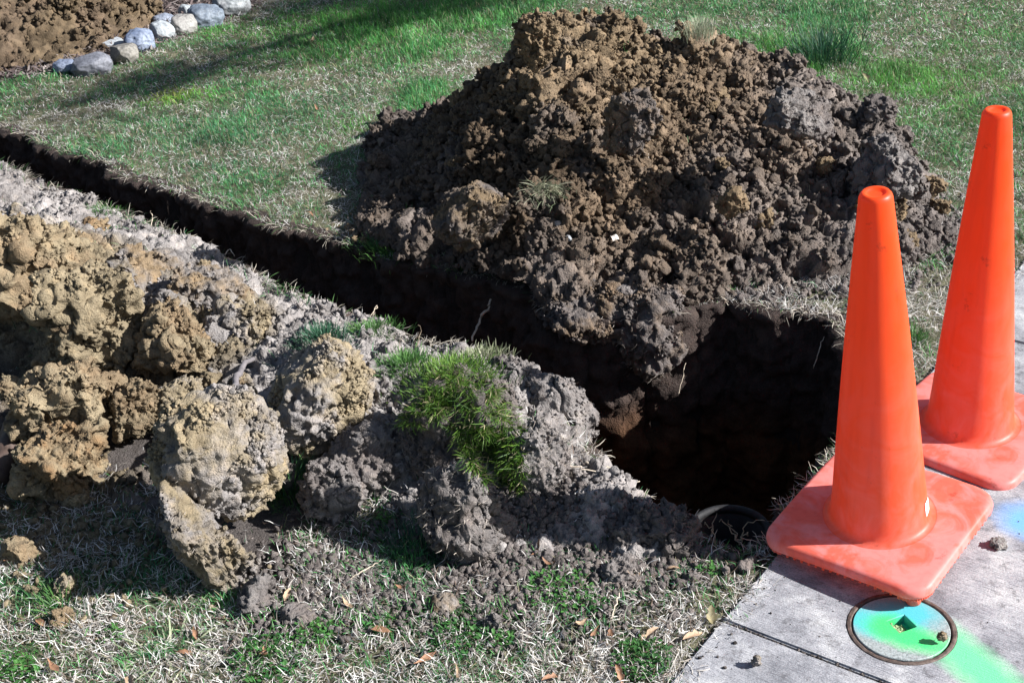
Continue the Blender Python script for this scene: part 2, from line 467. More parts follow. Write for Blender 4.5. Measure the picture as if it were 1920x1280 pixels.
def bank_col(V, ids):
    P = V; n = fbm(V, 3.5, 3, 81)
    L = lambda px, py: at(px, py, .1)[:2]
    xy = V[:, :2]
    clay = np.zeros(len(V))
    for (px, py, r) in [(60, 560, .33), (160, 650, .30), (120, 820, .28), (330, 640, .22), (420, 620, .18), (420, 830, .16)]:
        q = L(px, py); clay = np.maximum(clay, sm(r*1.25, r*.5, np.hypot(xy[:, 0]-q[0], (xy[:, 1]-q[1])*.8)+.12*n))
    far = sm(.42, .68, polydist(xy, TR)+.12*n)[:, None]; c = DUST*1.12*(1-far)+GREY*.85*far+0*V  # dry dust near the trench; the darker grey beyond paints in the lumps' shade
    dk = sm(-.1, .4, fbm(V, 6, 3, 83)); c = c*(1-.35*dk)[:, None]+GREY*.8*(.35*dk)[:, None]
    c = c*(1-clay)[:, None]+CLAY*clay[:, None]*(.45+.45*sm(.03, .16, V[:, 2]))[:, None]  # clay darker low down, painting shade into the gaps between lumps
    oc = sm(.35, .7, fbm(V, 5, 2, 85)); c = c*(1-.4*oc*clay)[:, None]+OCHRE*(.4*oc*clay)[:, None]
    return c*(1+.25*ids)[:, None]
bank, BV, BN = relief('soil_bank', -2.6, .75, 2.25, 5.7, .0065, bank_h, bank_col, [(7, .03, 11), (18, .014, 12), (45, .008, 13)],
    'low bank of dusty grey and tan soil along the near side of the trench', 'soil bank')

def heap2_col(V, ids):
    n = fbm(V, 4, 3, 91); t = sm(-.2, .4, n); return (TAN*.55*(1-t)[:, None]+BROWN*.85*t[:, None])*(1+.4*ids)[:, None]
heap2, H2V, H2N = relief('spoil_heap', H2[0]-.9, H2[0]+.9, H2[1]-.9, H2[1]+1.0, .012, heap2_h, heap2_col, [(7, .07, 21), (16, .04, 22), (36, .015, 23)],
    'ochre clay spoil heap beyond the row of edging stones', 'spoil heap')

# ------------------------------------------------------------------ clods
def clod_shape(level, radii, seed, cuts=4, rough=1.0, crumb=1.0, size=None, boxy=2.0, chip=1.0, grain=0.0):
    V, F = ico(level); r = np.random.default_rng(seed)
    V = V/((np.abs(V)**boxy).sum(1)**(1/boxy))[:, None]; R = np.mean(radii) if size is None else size
    P = V+r.uniform(-50, 50, 3); q = seed % 90
    d = 1+.26*rough*noise(P, 1.1, q)+.18*rough*noise(P, 2.3, q+3)+.10*rough*noise(P, 5, q+6)
    V = V*d[:, None]
    for _ in range(cuts):
        n = r.normal(size=3); n /= np.linalg.norm(n); h = r.uniform(.58, .85)
        t = V@n; ex = np.clip(t-h, 0, None); V = V-n*(ex*.92)[:, None]
    V = V*np.array(radii)
    N = vnormals(V, F); A = V+r.uniform(-9, 9, 3)
    if level >= 5 and R > .03:
        wp = np.column_stack([fbm(A, 12, 2, 1), fbm(A, 12, 2, 2), fbm(A, 12, 2, 3)])*.025
        m = sm(-.15, .2, noise(A, .9/R, 9)+.3*noise(A, 2.4/R, 19))                         # broken crumbly faces against smooth sheared ones
        k = .10+.95*m
        off = chip*crumb*R/.12*.016*facet(A+wp, 1.5/R, 2, .9)
        off += crumb*k*(.012*facet(A+wp*.6, 30, 3)+.007*facet(A+wp*.3, 68, 4)+.0035*facet(A, 150, 5))
        off += crumb*(1-m)*.0025*facet(A, 40, 6)
        off += crumb*.006*R/.12*fbm(A, 2.6/R, 2, 8)
        off -= crumb*.014*np.exp(-(np.abs(noise(A+wp*.5, 1.6/R, 12))/.035)**2)       # cracks
        if grain:
            g1, j1 = worley(A+wp*.2, 75, 31); g2, j2 = worley(A, 140, 32); gm = sm(-.35, .1, noise(A, 1.1/R, 33))
            off += grain*gm*(.010*(g1-.45)*(.3+1.2*j1)+.006*(g2-.5)*(.3+j2))
        off -= crumb*.009*m*sm(.2, .5, noise(A, 38, 15))                       # pits
        off *= min(1, R/.07)
        V = V+N*off[:, None]
    elif level >= 4:
        w1, i1 = worley(A, .75/R*3, 3); w2, _ = worley(A, .75/R*7, 4)
        m = sm(-.3, .3, noise(A, 1.2/R, 9))
        V = V+N*(crumb*R*(.30*facet(A, 2.2/R, 3)+.14*facet(A, 5/R, 4)*(.3+.7*m)+.10*noise(A, 3/R, 5)))[:, None]
    else:
        V = V+N*(crumb*R*(.22*noise(A, 1.8/R, 5)+.16*noise(A, 4/R, 6)))[:, None]
    return V, F

def clod_cols(V, c1, c2, seed):
    t = .5+.9*fbm(V+seed, 7, 5, seed % 40, .7); t = np.clip(t, 0, 1); return c1*(1-t)[:, None]+c2*t[:, None]

# many crumbs -------------------------------------------------------
TPL = {}
def templates(level, n):
    if level not in TPL:
        TPL[level] = [clod_shape(level, (1, .85, .75), 300+level*20+i, cuts=6, rough=1.5, crumb=1.3, size=1. if level < 5 else None, boxy=2+(i % 4)*.7) for i in range(n)]
    return TPL[level]

def scatter(name, pos, size, cols, parent=None, seed=1, sink=.25, levels=((.0, 1), (.006, 2), (.016, 3), (.03, 4))):
    r = np.random.default_rng(seed); VV, FF, CC = [], [], []; off = 0
    lv = np.zeros(len(pos), int)
    for s0, l in levels: lv[size >= s0] = l
    for l in np.unique(lv):
        T = templates(l, 12); idx = np.where(lv == l)[0]
        which = r.integers(0, len(T), len(idx))
        for k in range(len(T)):
            ii = idx[which == k]
            if not len(ii): continue
            V, F = T[k]; q = r.normal(size=(len(ii), 4)); q /= np.linalg.norm(q, axis=1, keepdims=True)
            a, b, c, d = q.T
            M = np.stack([1-2*(c*c+d*d), 2*(b*c-a*d), 2*(b*d+a*c), 2*(b*c+a*d), 1-2*(b*b+d*d), 2*(c*d-a*b), 2*(b*d-a*c), 2*(c*d+a*b), 1-2*(b*b+c*c)], -1).reshape(-1, 3, 3)
            W = np.einsum('nij,vj->nvi', M, V)*size[ii][:, None, None]+pos[ii][:, None, :]
            W[..., 2] += (size[ii]*(1-2*sink)*.5)[:, None]
            VV.append(W.reshape(-1, 3)); FF.append((F[None]+(np.arange(len(ii))*len(V))[:, None, None]+off).reshape(-1, 3)); off += len(ii)*len(V)
            CC.append(np.repeat(cols[ii], len(V), 0))
    return mk(name, np.vstack(VV), np.vstack(FF), M_CLOD, np.vstack(CC), parent, smooth=False)

def powersize(r, n, a, b, p=2.5):
    u = r.random(n); return (a**(1-p)+(b**(1-p)-a**(1-p))*u)**(1/(1-p))

def clod(name, px, py, z, rpx, rpy, rdep, rot, c1, c2, seed, label, level=6, cuts=4, rough=1., crumb=1., group=None, cat='clod', boxy=2., chip=1., grain=0., nc=620):
    """a lump whose middle stands at height z; rpx, rpy = half width and half height as seen; rdep = half depth / half width"""
    p = at(px, py, z); s = scale_at(p); rx = rpx/s; rz = rpy/s; ry = rx*rdep
    V, F = clod_shape(level, (rx, ry, rz), seed, cuts, rough, crumb, size=(rx+rz)/2, boxy=boxy, chip=chip, grain=grain)
    V = V@rotm(*rot).T
    o = mk(name, V, F, M_CLOD, clod_cols(V, c1, c2, seed)); o.location = p; tag(o, label, cat, group)
    R = (rx+rz)/2
    if level == 6 and crumb >= 1:                                  # loose grains stuck to the broken faces
        N = vnormals(V, F); r = np.random.default_rng(seed); ok = np.where((noise(V, 1.4/R, 77) > .05) & (N[:, 2] > -.2))[0]
        n = int(nc*(R/.13)**2); i = r.choice(ok, n); sz = powersize(r, n, .0022, .0095, 2.4)
        cc = clod_cols(V[i], c1, c2, seed)*r.uniform(.8, 1.25, (n, 1))
        tag(scatter('crumbs', V[i], sz, cc, o, seed, levels=((0, 1), (.005, 2), (.0075, 3))), kind='stuff')
    return o, V+p, F
R_ = math.radians
A_, A_V, A_F = clod('clay_clod', 418, 845, .23, 128, 122, .85, (0, R_(25), R_(15)), DUST*1.0, CLAY*1.1, 101, 'big pale clay clod leaning over the upright slab, left of the grassy sod', cuts=3, rough=.55, crumb=1.0, chip=.25, grain=1., nc=1800)
B_, B_V, B_F = clod('clay_clod', 595, 752, .15, 112, 104, .9, (0, R_(-20), R_(40)), DUST*1.02, CLAY*1.1, 108, 'rounded dusty clod directly under the dark green grass tuft', cuts=2, rough=.5, crumb=1.0, chip=.2, grain=1.1, nc=1800)
S_, S_V, S_F = clod('clay_slab', 378, 1018, .10, 46, 132, 1.7, (R_(-6), R_(-22), R_(38)), DUST*.9, CLAY*.85, 113, 'flat clay slab standing on edge in the grass below the big pale clod', cuts=3, rough=.35, cat='clay slab', boxy=5.)
C_, C_V, C_F = clod('sod_clod', 862, 805, .14, 112, 132, .8, (0, R_(25), R_(10)), GREY*.8, GREY*1.05, 121, 'overturned sod with bright green grass spilling over its top', cuts=1, rough=.7, cat='sod')
C2_, C2V, C2F = clod('sod_clod', 868, 975, .075, 80, 118, .9, (0, R_(-8), 0), GREY*.95, DUST*.75, 127, 'crumbly grey soil lump standing below the grassy sod', cuts=2, rough=.9)
D_, D_V, D_F = clod('sod_clod', 1005, 872, .09, 62, 92, 1.0, (0, R_(-5), 0), GREY*1.05, DUST*.85, 131, 'upright grey sod bristling with fine roots, right of the green sod grass', cuts=1, rough=.5, chip=.3, grain=1.1, nc=1300)
clod('sod_clod', 1040, 780, .07, 88, 70, .8, (R_(10), R_(30), R_(-10)), GREY*1.05, DUST*.9, 137, 'grey sod slab overhanging the pit edge behind the root-bristled sod', cuts=5, rough=.7)
clod('sod_clod', 955, 725, .10, 70, 50, .8, (0, R_(15), 0), GREY, DUST*.9, 138, 'dusty sod lump between the sod grass and the trench', cuts=3, rough=.7)
clod('sod_clod', 625, 925, .06, 62, 62, .9, (0, R_(12), R_(-30)), GREY*1.1, DUST*.8, 140, 'low grey soil lump with straw at its foot, right of the big pale clod', cuts=2, rough=1.)
clod('sod_clod', 690, 865, .06, 84, 78, .9, (0, 0, R_(30)), GREY*1.05, DUST*.9, 139, 'loose grey soil lump between the two round clods and the green sod', cuts=1, rough=.9)
clod('clay_clod', 40, 530, .21, 128, 112, .8, (0, R_(10), R_(20)), CLAY, TAN*1.1, 141, 'largest tan clay lump at the left edge of the photo', cuts=4, boxy=2.8, chip=1.5)
clod('clay_clod', 180, 605, .19, 92, 100, .75, (0, R_(-20), R_(50)), CLAY, CLAY*.85, 142, 'tan clay lump with a dark hollow beside it, right of the largest tan lump', cuts=3, rough=1.2, boxy=2.8, chip=1.5)
clod('clay_clod', 128, 770, .13, 92, 80, .8, (0, R_(15), R_(10)), CLAY*1.05, TAN, 143, 'broad tan clay lump above the reddish root end', cuts=4, rough=1.1, boxy=2.8, chip=1.5)
clod('clay_clod', 112, 862, .08, 78, 74, .9, (0, R_(-10), R_(70)), CLAY*.95, OCHRE*.9, 144, 'tan clay lump resting at the foot of the bank beside the reddish root end', cuts=3, rough=1.2, boxy=2.8, chip=1.5)
clod('clay_clod', 290, 530, .12, 78, 52, .9, (0, R_(10), 0), DUST*.85, TAN*1.1, 145, 'smooth cut grey brown clay block on the crest of the bank', cuts=3, rough=.4, boxy=4.)
clod('clay_clod', 385, 560, .11, 72, 50, .9, (0, R_(20), R_(30)), DUST*.8, TAN, 146, 'smooth cut clay block right of its grey brown neighbour on the crest', cuts=3, rough=.5, boxy=4.)
clod('clay_clod', 430, 625, .11, 68, 46, .9, (0, R_(-15), R_(60)), CLAY, DUST, 147, 'yellow edged clay lump above the long dark hollow', cuts=4, boxy=2.8, chip=1.5)
clod('clay_clod', 320, 660, .10, 82, 70, .8, (0, R_(35), R_(-20)), CLAY*.9, TAN, 148, 'crumbled clay lump left of the long dark hollow', cuts=3, rough=1.2, boxy=2.8, chip=1.5)
clod('clay_clod', 262, 768, .10, 52, 56, .9, (0, 0, R_(20)), CLAY*.8, TAN*.9, 149, 'small tan clay lump left of the big pale clod', cuts=3)
clod('clay_clod', 345, 745, .10, 62, 34, .9, (0, R_(20), 0), CLAY*.95, DUST, 150, 'narrow clay lump lying on top of the big pale clod', cuts=4)
_r = np.random.default_rng(404)
for k_ in range(30):
    px_, py_ = _r.uniform(-10, 470), _r.uniform(0, 1); py_ = 440+.28*px_+py_*(330-.15*px_); q_ = _r.uniform(18, 42)
    hz = float(bank_h(at(px_, py_, .1)[None, :2])[0])+.02+.03*_r.random()
    clod('clay_clod', px_, py_, hz, q_, q_*_r.uniform(.6, 1), .9, tuple(_r.uniform(-.6, .6, 3)), CLAY*_r.uniform(.7, 1.1), (TAN if _r.random() < .5 else DUST*.9)*_r.uniform(.8, 1.1), 600+k_,
         'smaller broken piece of tan clay filling the gaps between the big lumps', level=5, cuts=4, rough=1.1, group='broken clay pieces on the spoil bank', boxy=_r.uniform(2, 3.5), chip=1.4)
clod('clay_clod', 30, 430, .10, 45, 40, .9, (0, 0, 0), CLAY*1.1, DUST*1.1, 151, 'small tan knob on top of the leftmost clay lump', level=5, cuts=3)
clod('clay_clod', 40, 1035, .02, 42, 36, .9, (0, R_(20), R_(30)), CLAY, TAN, 152, 'angular tan clod alone in the dry grass at the left edge', level=5, cuts=6, rough=.6)
clod('clay_clod', 122, 1100, .015, 22, 20, .9, (0, 0, R_(30)), CLAY, DUST, 153, 'pale crumbly clod in the dry grass, upper of the small pair', level=5, cuts=3)
clod('clay_clod', 118, 1160, .012, 26, 24, .9, (0, R_(30), 0), CLAY*.9, TAN, 154, 'smooth tan clod in the dry grass, lower of the small pair', level=5, cuts=5, rough=.7)
clod('clay_clod', 142, 935, .02, 26, 24, .9, (0, 0, 0), CLAY, TAN, 155, 'little tan clod lit at the edge of the big shadow', level=5, cuts=3)
clod('grey_clod', 832, 1132, .012, 27, 18, 1., (0, 0, 0), DUST*.9, TAN*.9, 156, 'smooth rounded grey clod in green grass below the sods', level=5, cuts=1, rough=.5, crumb=.4)
clod('grey_clod', 925, 1170, .012, 20, 26, .9, (0, R_(20), 0), GREY, DUST*.8, 157, 'small pointed grey clod right of the smooth rounded one', level=5, cuts=4)
clod('grey_clod', 1180, 1020, .02, 34, 40, .9, (0, R_(-15), 0), GREY, DUST*.8, 158, 'upright crumb of grey soil near the pit corner', level=5, cuts=4)
clod('grey_clod', 1250, 995, .03, 62, 46, 1., (0, R_(10), 0), GREY*.9, GREY*1.15, 159, 'granular grey soil heap at the pit corner beside the buried pipe', level=6, cuts=1, rough=.9, crumb=1.3)
clod('grey_clod', 1165, 1068, .012, 40, 26, 1., (0, 0, 0), GREY*1.1, DUST*.8, 160, 'flat grey clod in the straw nearest the weed patch', level=5, cuts=3)
clod('grey_clod', 560, 1155, .01, 34, 26, 1., (0, 0, 0), GREY*1.1, DUST*.9, 161, 'grey clod in the grass right of the foot of the clay slab', level=5, cuts=3, rough=1.2)
clod('grey_clod', 480, 1120, .015, 44, 36, 1., (0, 0, 0), GREY*.9, DUST*.7, 162, 'shaded crumbly clod in the hollow behind the clay slab', level=5, cuts=2, rough=1.2)
clod('small_clod', 1419, 1238, .026, 9, 13, .9, (0, 0, 0), CLAY*1.1, DUST, 163, 'little tan clod casting a shadow on the concrete beside the joint', level=4, cuts=4)
clod('small_clod', 1766, 1192, .032, 9, 10, .9, (0, 0, 0), TAN*1.2, DUST, 164, 'little tan clod lying on the painted valve lid', level=4, cuts=3)
clod('small_clod', 1872, 1018, .02, 18, 8, .9, (0, 0, R_(20)), TAN*1.1, DUST, 165, 'flattened tan clod on the concrete beneath the blue paint spot', level=4, cuts=4)
K_, K_V, K_F = clod('soil_block', 1188, 632, -.11, 92, 104, .8, (R_(-4), R_(6), R_(-20)), GREY*1.0, BROWN*1.15, 176, 'sunlit block of soil jutting from the pit wall below the dirt pile', cuts=2, rough=.7, cat='soil block', boxy=3., chip=.7, grain=1.2, nc=3200)
clod('soil_block', 1100, 590, -.02, 84, 38, .9, (0, R_(8), 0), GREY*.95, BROWN*1.1, 172, 'crumbling soil shelf on top of the sunlit block at the pit rim', cuts=3, rough=.9, cat='soil block', nc=2500, grain=1.)
clod('dirt_clod', 1668, 322, .22, 60, 55, .9, (0, R_(10), R_(20)), GREY*1.05, DUST*.8, 181, 'largest grey lump on the right flank of the dirt pile', cuts=2, boxy=3.5)
clod('dirt_clod', 1500, 215, .48, 60, 42, .9, (0, R_(20), R_(20)), GREY*1.1, DUST*.8, 182, 'pale grey lump high on the right shoulder of the dirt pile', cuts=3, boxy=3.5)
clod('dirt_clod', 1010, 75, .80, 42, 55, .9, (0, R_(15), R_(30)), TAN, TAN*.8, 183, 'pointed ochre clod forming the peak of the dirt pile', cuts=4)
clod('dirt_clod', 880, 395, .28, 70, 48, .9, (0, R_(-35), R_(10)), GREY*.9, TAN*.8, 184, 'broad slanting slab of soil on the lower left of the dirt pile', cuts=5, rough=.7, boxy=3.5)
clod('dirt_clod', 1375, 378, .27, 32, 30, .9, (0, 0, 0), TAN, TAN*.8, 185, 'round orange brown clod halfway down the right of the dirt pile', level=5, cuts=3)
clod('dirt_clod', 1180, 240, .44, 42, 56, .9, (0, R_(15), 0), GREY*.85, BROWN*1.5, 186, 'tall grey brown lump in the middle of the dirt pile', cuts=4, boxy=3.5)
clod('dirt_clod', 1170, 552, .05, 26, 20, .9, (0, 0, 0), GREY*1.1, DUST*.8, 187, 'rounded grey stone-like clod at the rim above the sunlit block', level=5, cuts=2, rough=.6)
clod('dirt_clod', 1650, 205, .30, 34, 25, .9, (0, 0, 0), GREY*.8, GREY, 188, 'dark grey clod on the upper right edge of the dirt pile', level=5, cuts=2)

# crumbs over the heaps
def crumbs_on(V, N, n, a, b, colfun, name, parent, seed, mask=None):
    r = np.random.default_rng(seed); ok = np.arange(len(V)) if mask is None else np.where(mask)[0]
    vis = ok[((V[ok]-CP)*N[ok]).sum(1) < .15*np.linalg.norm(V[ok]-CP, axis=1)]
    i = r.choice(vis, n); s = powersize(r, n, a, b); s = s*np.clip(.85+1.3*noise(V[i], 2.6, seed), .35, 1.5); c = colfun(V[i], (r.random(n)-.5)*.9)
    return scatter(name, V[i], s, c*r.uniform(.85, 1.2, (n, 1)), parent, seed)
tag(crumbs_on(PV, PN, 60000, .0025, .036, pile_col, 'crumbs', pile, 11, PV[:, 2] > .0), kind='stuff')
tag(crumbs_on(BV, BN, 15000, .0022, .014, bank_col, 'crumbs', bank, 12, (BV[:, 2] > .0) & (soft(BV[:, :2], bare_zone, .06, 5) > .5) & (noise(BV, 7, 33) > -.15)), kind='stuff')
tag(crumbs_on(H2V, H2N, 1500, .01, .05, heap2_col, 'crumbs', heap2, 13, H2V[:, 2] > .0), kind='stuff')

# the larger countable clods over the pile
def pile_clods():
    r = np.random.default_rng(5); vis = np.where((PV[:, 2] > .03) & (((PV-CP)*PN).sum(1) < 0))[0]
    idx = r.choice(vis, 96)
    for i in idx:
        s = r.uniform(.024, .05); V, F = clod_shape(5 if s > .035 else 4, (s, s*r.uniform(.75, 1), s*r.uniform(.7, 1)), int(r.integers(1e6)), cuts=5, rough=1.3, crumb=1.2, boxy=r.uniform(2, 4))
        c = pile_col(np.array([PV[i]]), np.array([0.]))[0]*r.uniform(.9, 1.35)
        if r.random() < .3: c = TAN*r.uniform(.8, 1.1)
        o = mk('dirt_clod', V, F, M_CLOD, clod_cols(V, c, c*.8, int(r.integers(1000)))); o.location = PV[i]+np.array([0, 0, s*.3])
        o.rotation_euler = r.uniform(0, 6, 3)
        hgt = PV[i][2]; xx = PV[i][0]; band = 'high' if hgt > .45 else ('halfway up' if hgt > .2 else 'low'); side = 'left part' if xx < .15 else ('middle' if xx < .75 else 'right part')
        hue = 'tan' if c[0] > 1.75*c[2] and c[0] > .16 else ('grey' if c[0] < 1.3*c[2] else 'brown')
        tag(o, '%s crumbly %s clod %s on the %s of the dirt pile' % ('large' if s > .038 else 'small', hue, band, side), 'clod', 'loose clods on the big dirt pile')
pile_clods()

# crumbs thrown on the grass around
def loose_crumbs():
    r = np.random.default_rng(15); pts = []; sz = []; cc = []
    def add(px, py, rx, ry, n, a, b, col):
        c = at(px, py); s = scale_at(c)
        q = r.normal(size=(n, 2))*np.array([rx/s, ry/s/.55])*.6+c[:2]
        k = (sdist(q, TRF) > .01) & (sdist(q, SW_POLY) > .01); q = q[k]
        pts.append(P2(q, ground_z(q)+.006)); sz.append(powersize(r, len(q), a, b)); cc.append(col*r.uniform(.75, 1.2, (len(q), 1)))
    add(1050, 1030, 190, 60, 1800, .004, .018, GREY*1.1); add(1240, 1040, 120, 45, 1700, .003, .018, GREY*1.05); add(800, 1130, 260, 50, 900, .003, .012, GREY*1.15); add(1000, 1180, 240, 40, 500, .003, .01, GREY*1.15); add(1120, 1080, 160, 40, 900, .003, .014, GREY*1.1); add(700, 1100, 120, 40, 500, .003, .014, GREY*1.1)
    add(900, 1110, 180, 50, 900, .004, .014, GREY*1.1); add(620, 1080, 130, 70, 900, .004, .016, GREY*1.1)
    add(150, 1000, 140, 60, 700, .004, .018, CLAY*.8); add(160, 1120, 160, 60, 160, .004, .012, CLAY)
    add(540, 1180, 90, 40, 260, .004, .014, GREY*1.2); add(700, 430, 50, 40, 300, .005, .02, TAN*1.1)
    add(1760, 420, 70, 80, 500, .005, .02, GREY*1.1); add(1600, 520, 120, 40, 700, .004, .016, GREY*1.1)
    add(860, 520, 90, 30, 300, .004, .02, TAN); add(1300, 560, 200, 20, 600, .004, .02, GREY)
    o = scatter('loose_crumbs', np.vstack(pts), np.concatenate(sz), np.vstack(cc), None, 16); tag(o, 'small soil crumbs strewn over the grass round the dug earth', 'soil crumbs', kind='stuff')
loose_crumbs()

# ------------------------------------------------------------------ grass
def blades(name, pos, length, width, head, tilt, curl, col, mat, parent=None, segs=3, nrm=None, tipmul=1.1, kink=0.):
    """head = azimuth, tilt = lean from upright at the root, curl = extra lean to the tip"""
    n = len(pos); up = np.array([0, 0, 1.])
    hx = np.column_stack([np.cos(head), np.sin(head), np.zeros(n)])
    if nrm is None: nrm = np.tile(up, (n, 1))
    hx = hx-nrm*(hx*nrm).sum(1, keepdims=True); hx /= np.linalg.norm(hx, axis=1, keepdims=True)+1e-9
    side = np.cross(nrm, hx); r = np.random.default_rng(n)
    p = pos.copy(); rows = []; step = length/segs
    tw = r.uniform(-.7, .7, n)
    for k in range(segs+1):
        a = tilt+curl*k/segs+(kink*r.normal(size=n) if k else 0)
        d = hx*np.sin(a)[:, None]+nrm*np.cos(a)[:, None]
        wv = width*(1-.25*k/segs if k < segs else .12)
        sd = side*np.cos(tw)[:, None]+d*0+np.cross(d, side)*np.sin(tw)[:, None]
        rows.append(np.stack([p-sd*wv[:, None]/2, p+sd*wv[:, None]/2], 1))
        p = p+d*step[:, None]
        if kink: side = side+hx*(kink*.6*r.normal(size=n))[:, None]; side /= np.linalg.norm(side, axis=1, keepdims=True); hx = np.cross(side, nrm); hx /= np.linalg.norm(hx, axis=1, keepdims=True)+1e-9
    V = np.stack(rows, 1).reshape(n, -1, 3); m = V.shape[1]
    f = np.array([(2*k, 2*k+1, 2*k+3, 2*k+2) for k in range(segs)])
    F = (f[None]+(np.arange(n)*m)[:, None, None]).reshape(-1, 4)
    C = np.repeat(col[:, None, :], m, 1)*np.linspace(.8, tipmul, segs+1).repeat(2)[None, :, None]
    return mk(name, V.reshape(-1, 3), F, mat, C.reshape(-1, 3), parent)

def ell(xy, px, py, rx, ry):
    c = at(px, py); s = scale_at(c); dy = at(px, py-ry)[1]-c[1]
    return np.hypot((xy[:, 0]-c[0])/(rx/s), (xy[:, 1]-c[1])/dy)

G_PATCH = [  # px, py, rx, ry, strength, hue (0 deep/blue green, 1 fresh yellow green)
    (880, 25, 150, 35, 1.3, .5), (700, 50, 140, 35, 1.2, .8), (780, 90, 80, 30, 1.1, .3), (800, 185, 50, 28, 1.2, .4), (620, 95, 110, 30, .9, .4), (560, 60, 90, 25, .7, .6), (980, 30, 60, 30, .8, .3),
    (640, 190, 180, 40, .5, .2), (400, 250, 160, 40, .75, .15), (320, 270, 90, 30, .6, .2), (330, 185, 60, 18, .8, 1.4), (660, 240, 50, 18, .5, 1.3),
    (1540, 60, 50, 60, 1.2, .2), (1480, 100, 80, 40, 1.2, .8), (1690, 150, 90, 35, 1.0, .8), (1740, 165, 60, 30, .8, .7), (1440, 20, 120, 40, .7, .3), (1640, 40, 160, 50, .5, .3), (1700, 210, 60, 30, .6, .4), (1860, 40, 80, 40, .6, .4),
    (1250, 30, 200, 30, .6, .25), (1830, 240, 40, 60, .5, .5), (1760, 470, 40, 20, .6, .5), (1720, 640, 20, 25, .8, .5), (1900, 330, 30, 60, .4, .4),
    (740, 455, 55, 20, 1.2, .4), (560, 400, 60, 20, .4, .3), (480, 330, 120, 20, .35, .2),
    (450, 60, 60, 20, .5, .5), (500, 110, 90, 22, .6, .3), (720, 130, 60, 22, .7, .3), (300, 130, 60, 15, .5, .3), (450, 190, 90, 25, .5, .3), (560, 240, 120, 30, .6, .15), (250, 230, 70, 20, .5, .2), (170, 250, 60, 18, .35, .2), (400, 310, 100, 24, .5, .15), (640, 300, 60, 20, .3, .3), (1600, 20, 60, 40, .9, .3), (1380, 70, 60, 20, .8, .4), (1780, 90, 80, 30, .6, .5), (1860, 140, 60, 40, .4, .5), (60, 1110, 70, 35, .7, .3), (300, 1090, 100, 45, .5, .2), (420, 1130, 80, 20, .8, .4), (560, 1150, 120, 30, .5, .4), (700, 1060, 120, 40, .5, .4), (770, 1050, 60, 70, .9, .3), (900, 1150, 130, 30, .7, .5), (700, 1170, 100, 30, .7, .5),
    (560, 1210, 90, 25, .6, .6), (540, 930, 30, 60, .8, .4), (220, 1000, 120, 60, .45, .2), (60, 1240, 80, 40, .4, .6), (1320, 1060, 60, 20, .4, .4), (310, 1215, 60, 25, .6, .3),
    (600, 590, 60, 20, .5, .3), (400, 520, 20, 10, .6, .4), (200, 395, 40, 12, .5, .3), (520, 560, 60, 15, .4, .4)]

STRAW_PATCH = [(620, 330, 130, 60, .5), (700, 240, 110, 45, .45), (560, 400, 140, 40, .5), (80, 235, 110, 25, .4), (470, 345, 80, 25, .3), (1700, 400, 80, 120, .4), (1860, 260, 60, 90, .35), (850, 110, 70, 25, .3), (330, 380, 80, 20, .3), (1500, 560, 160, 30, .5), (640, 60, 60, 20, .2), (230, 200, 80, 25, .3), (1750, 20, 120, 30, .25)]
def green_mask(xy):
    g = np.zeros(len(xy)); h = np.zeros(len(xy)); wsum = np.zeros(len(xy))+1e-6
    nn = .45*fbm(P2(xy), 6, 3, 101)
    for px, py, rx, ry, s, hu in G_PATCH:
        e = ell(xy, px, py, rx, ry)+nn
        k = s*np.exp(-np.clip(e, 0, 9)**2*.6); g = np.maximum(g, k*1.15); h += k*hu; wsum += k
    return g, h/wsum

def frustum(xy, z=0., m=60):
    d = P2(xy, z)-CP; zz = d@FW; px = 960+FPX*(d@RT)/zz; py = 640-FPX*(d@UP)/zz
    return (px > -m) & (px < 1920+m) & (py > -m) & (py < 1280+m*2)

def candidates(r, dens, y0, y1):
    """random spots; densities per square metre"""
    x0, x1 = -3.4, 3.2; n = int((x1-x0)*(y1-y0)*dens); xy = np.column_stack([r.uniform(x0, x1, n), r.uniform(y0, y1, n)])
    return xy[frustum(xy)]

def clump(xy, r, sc, seed, amount):
    k = fbm(P2(xy), sc, 2, seed); return r.random(len(xy)) < np.clip(.5+amount*k, .03, 1)

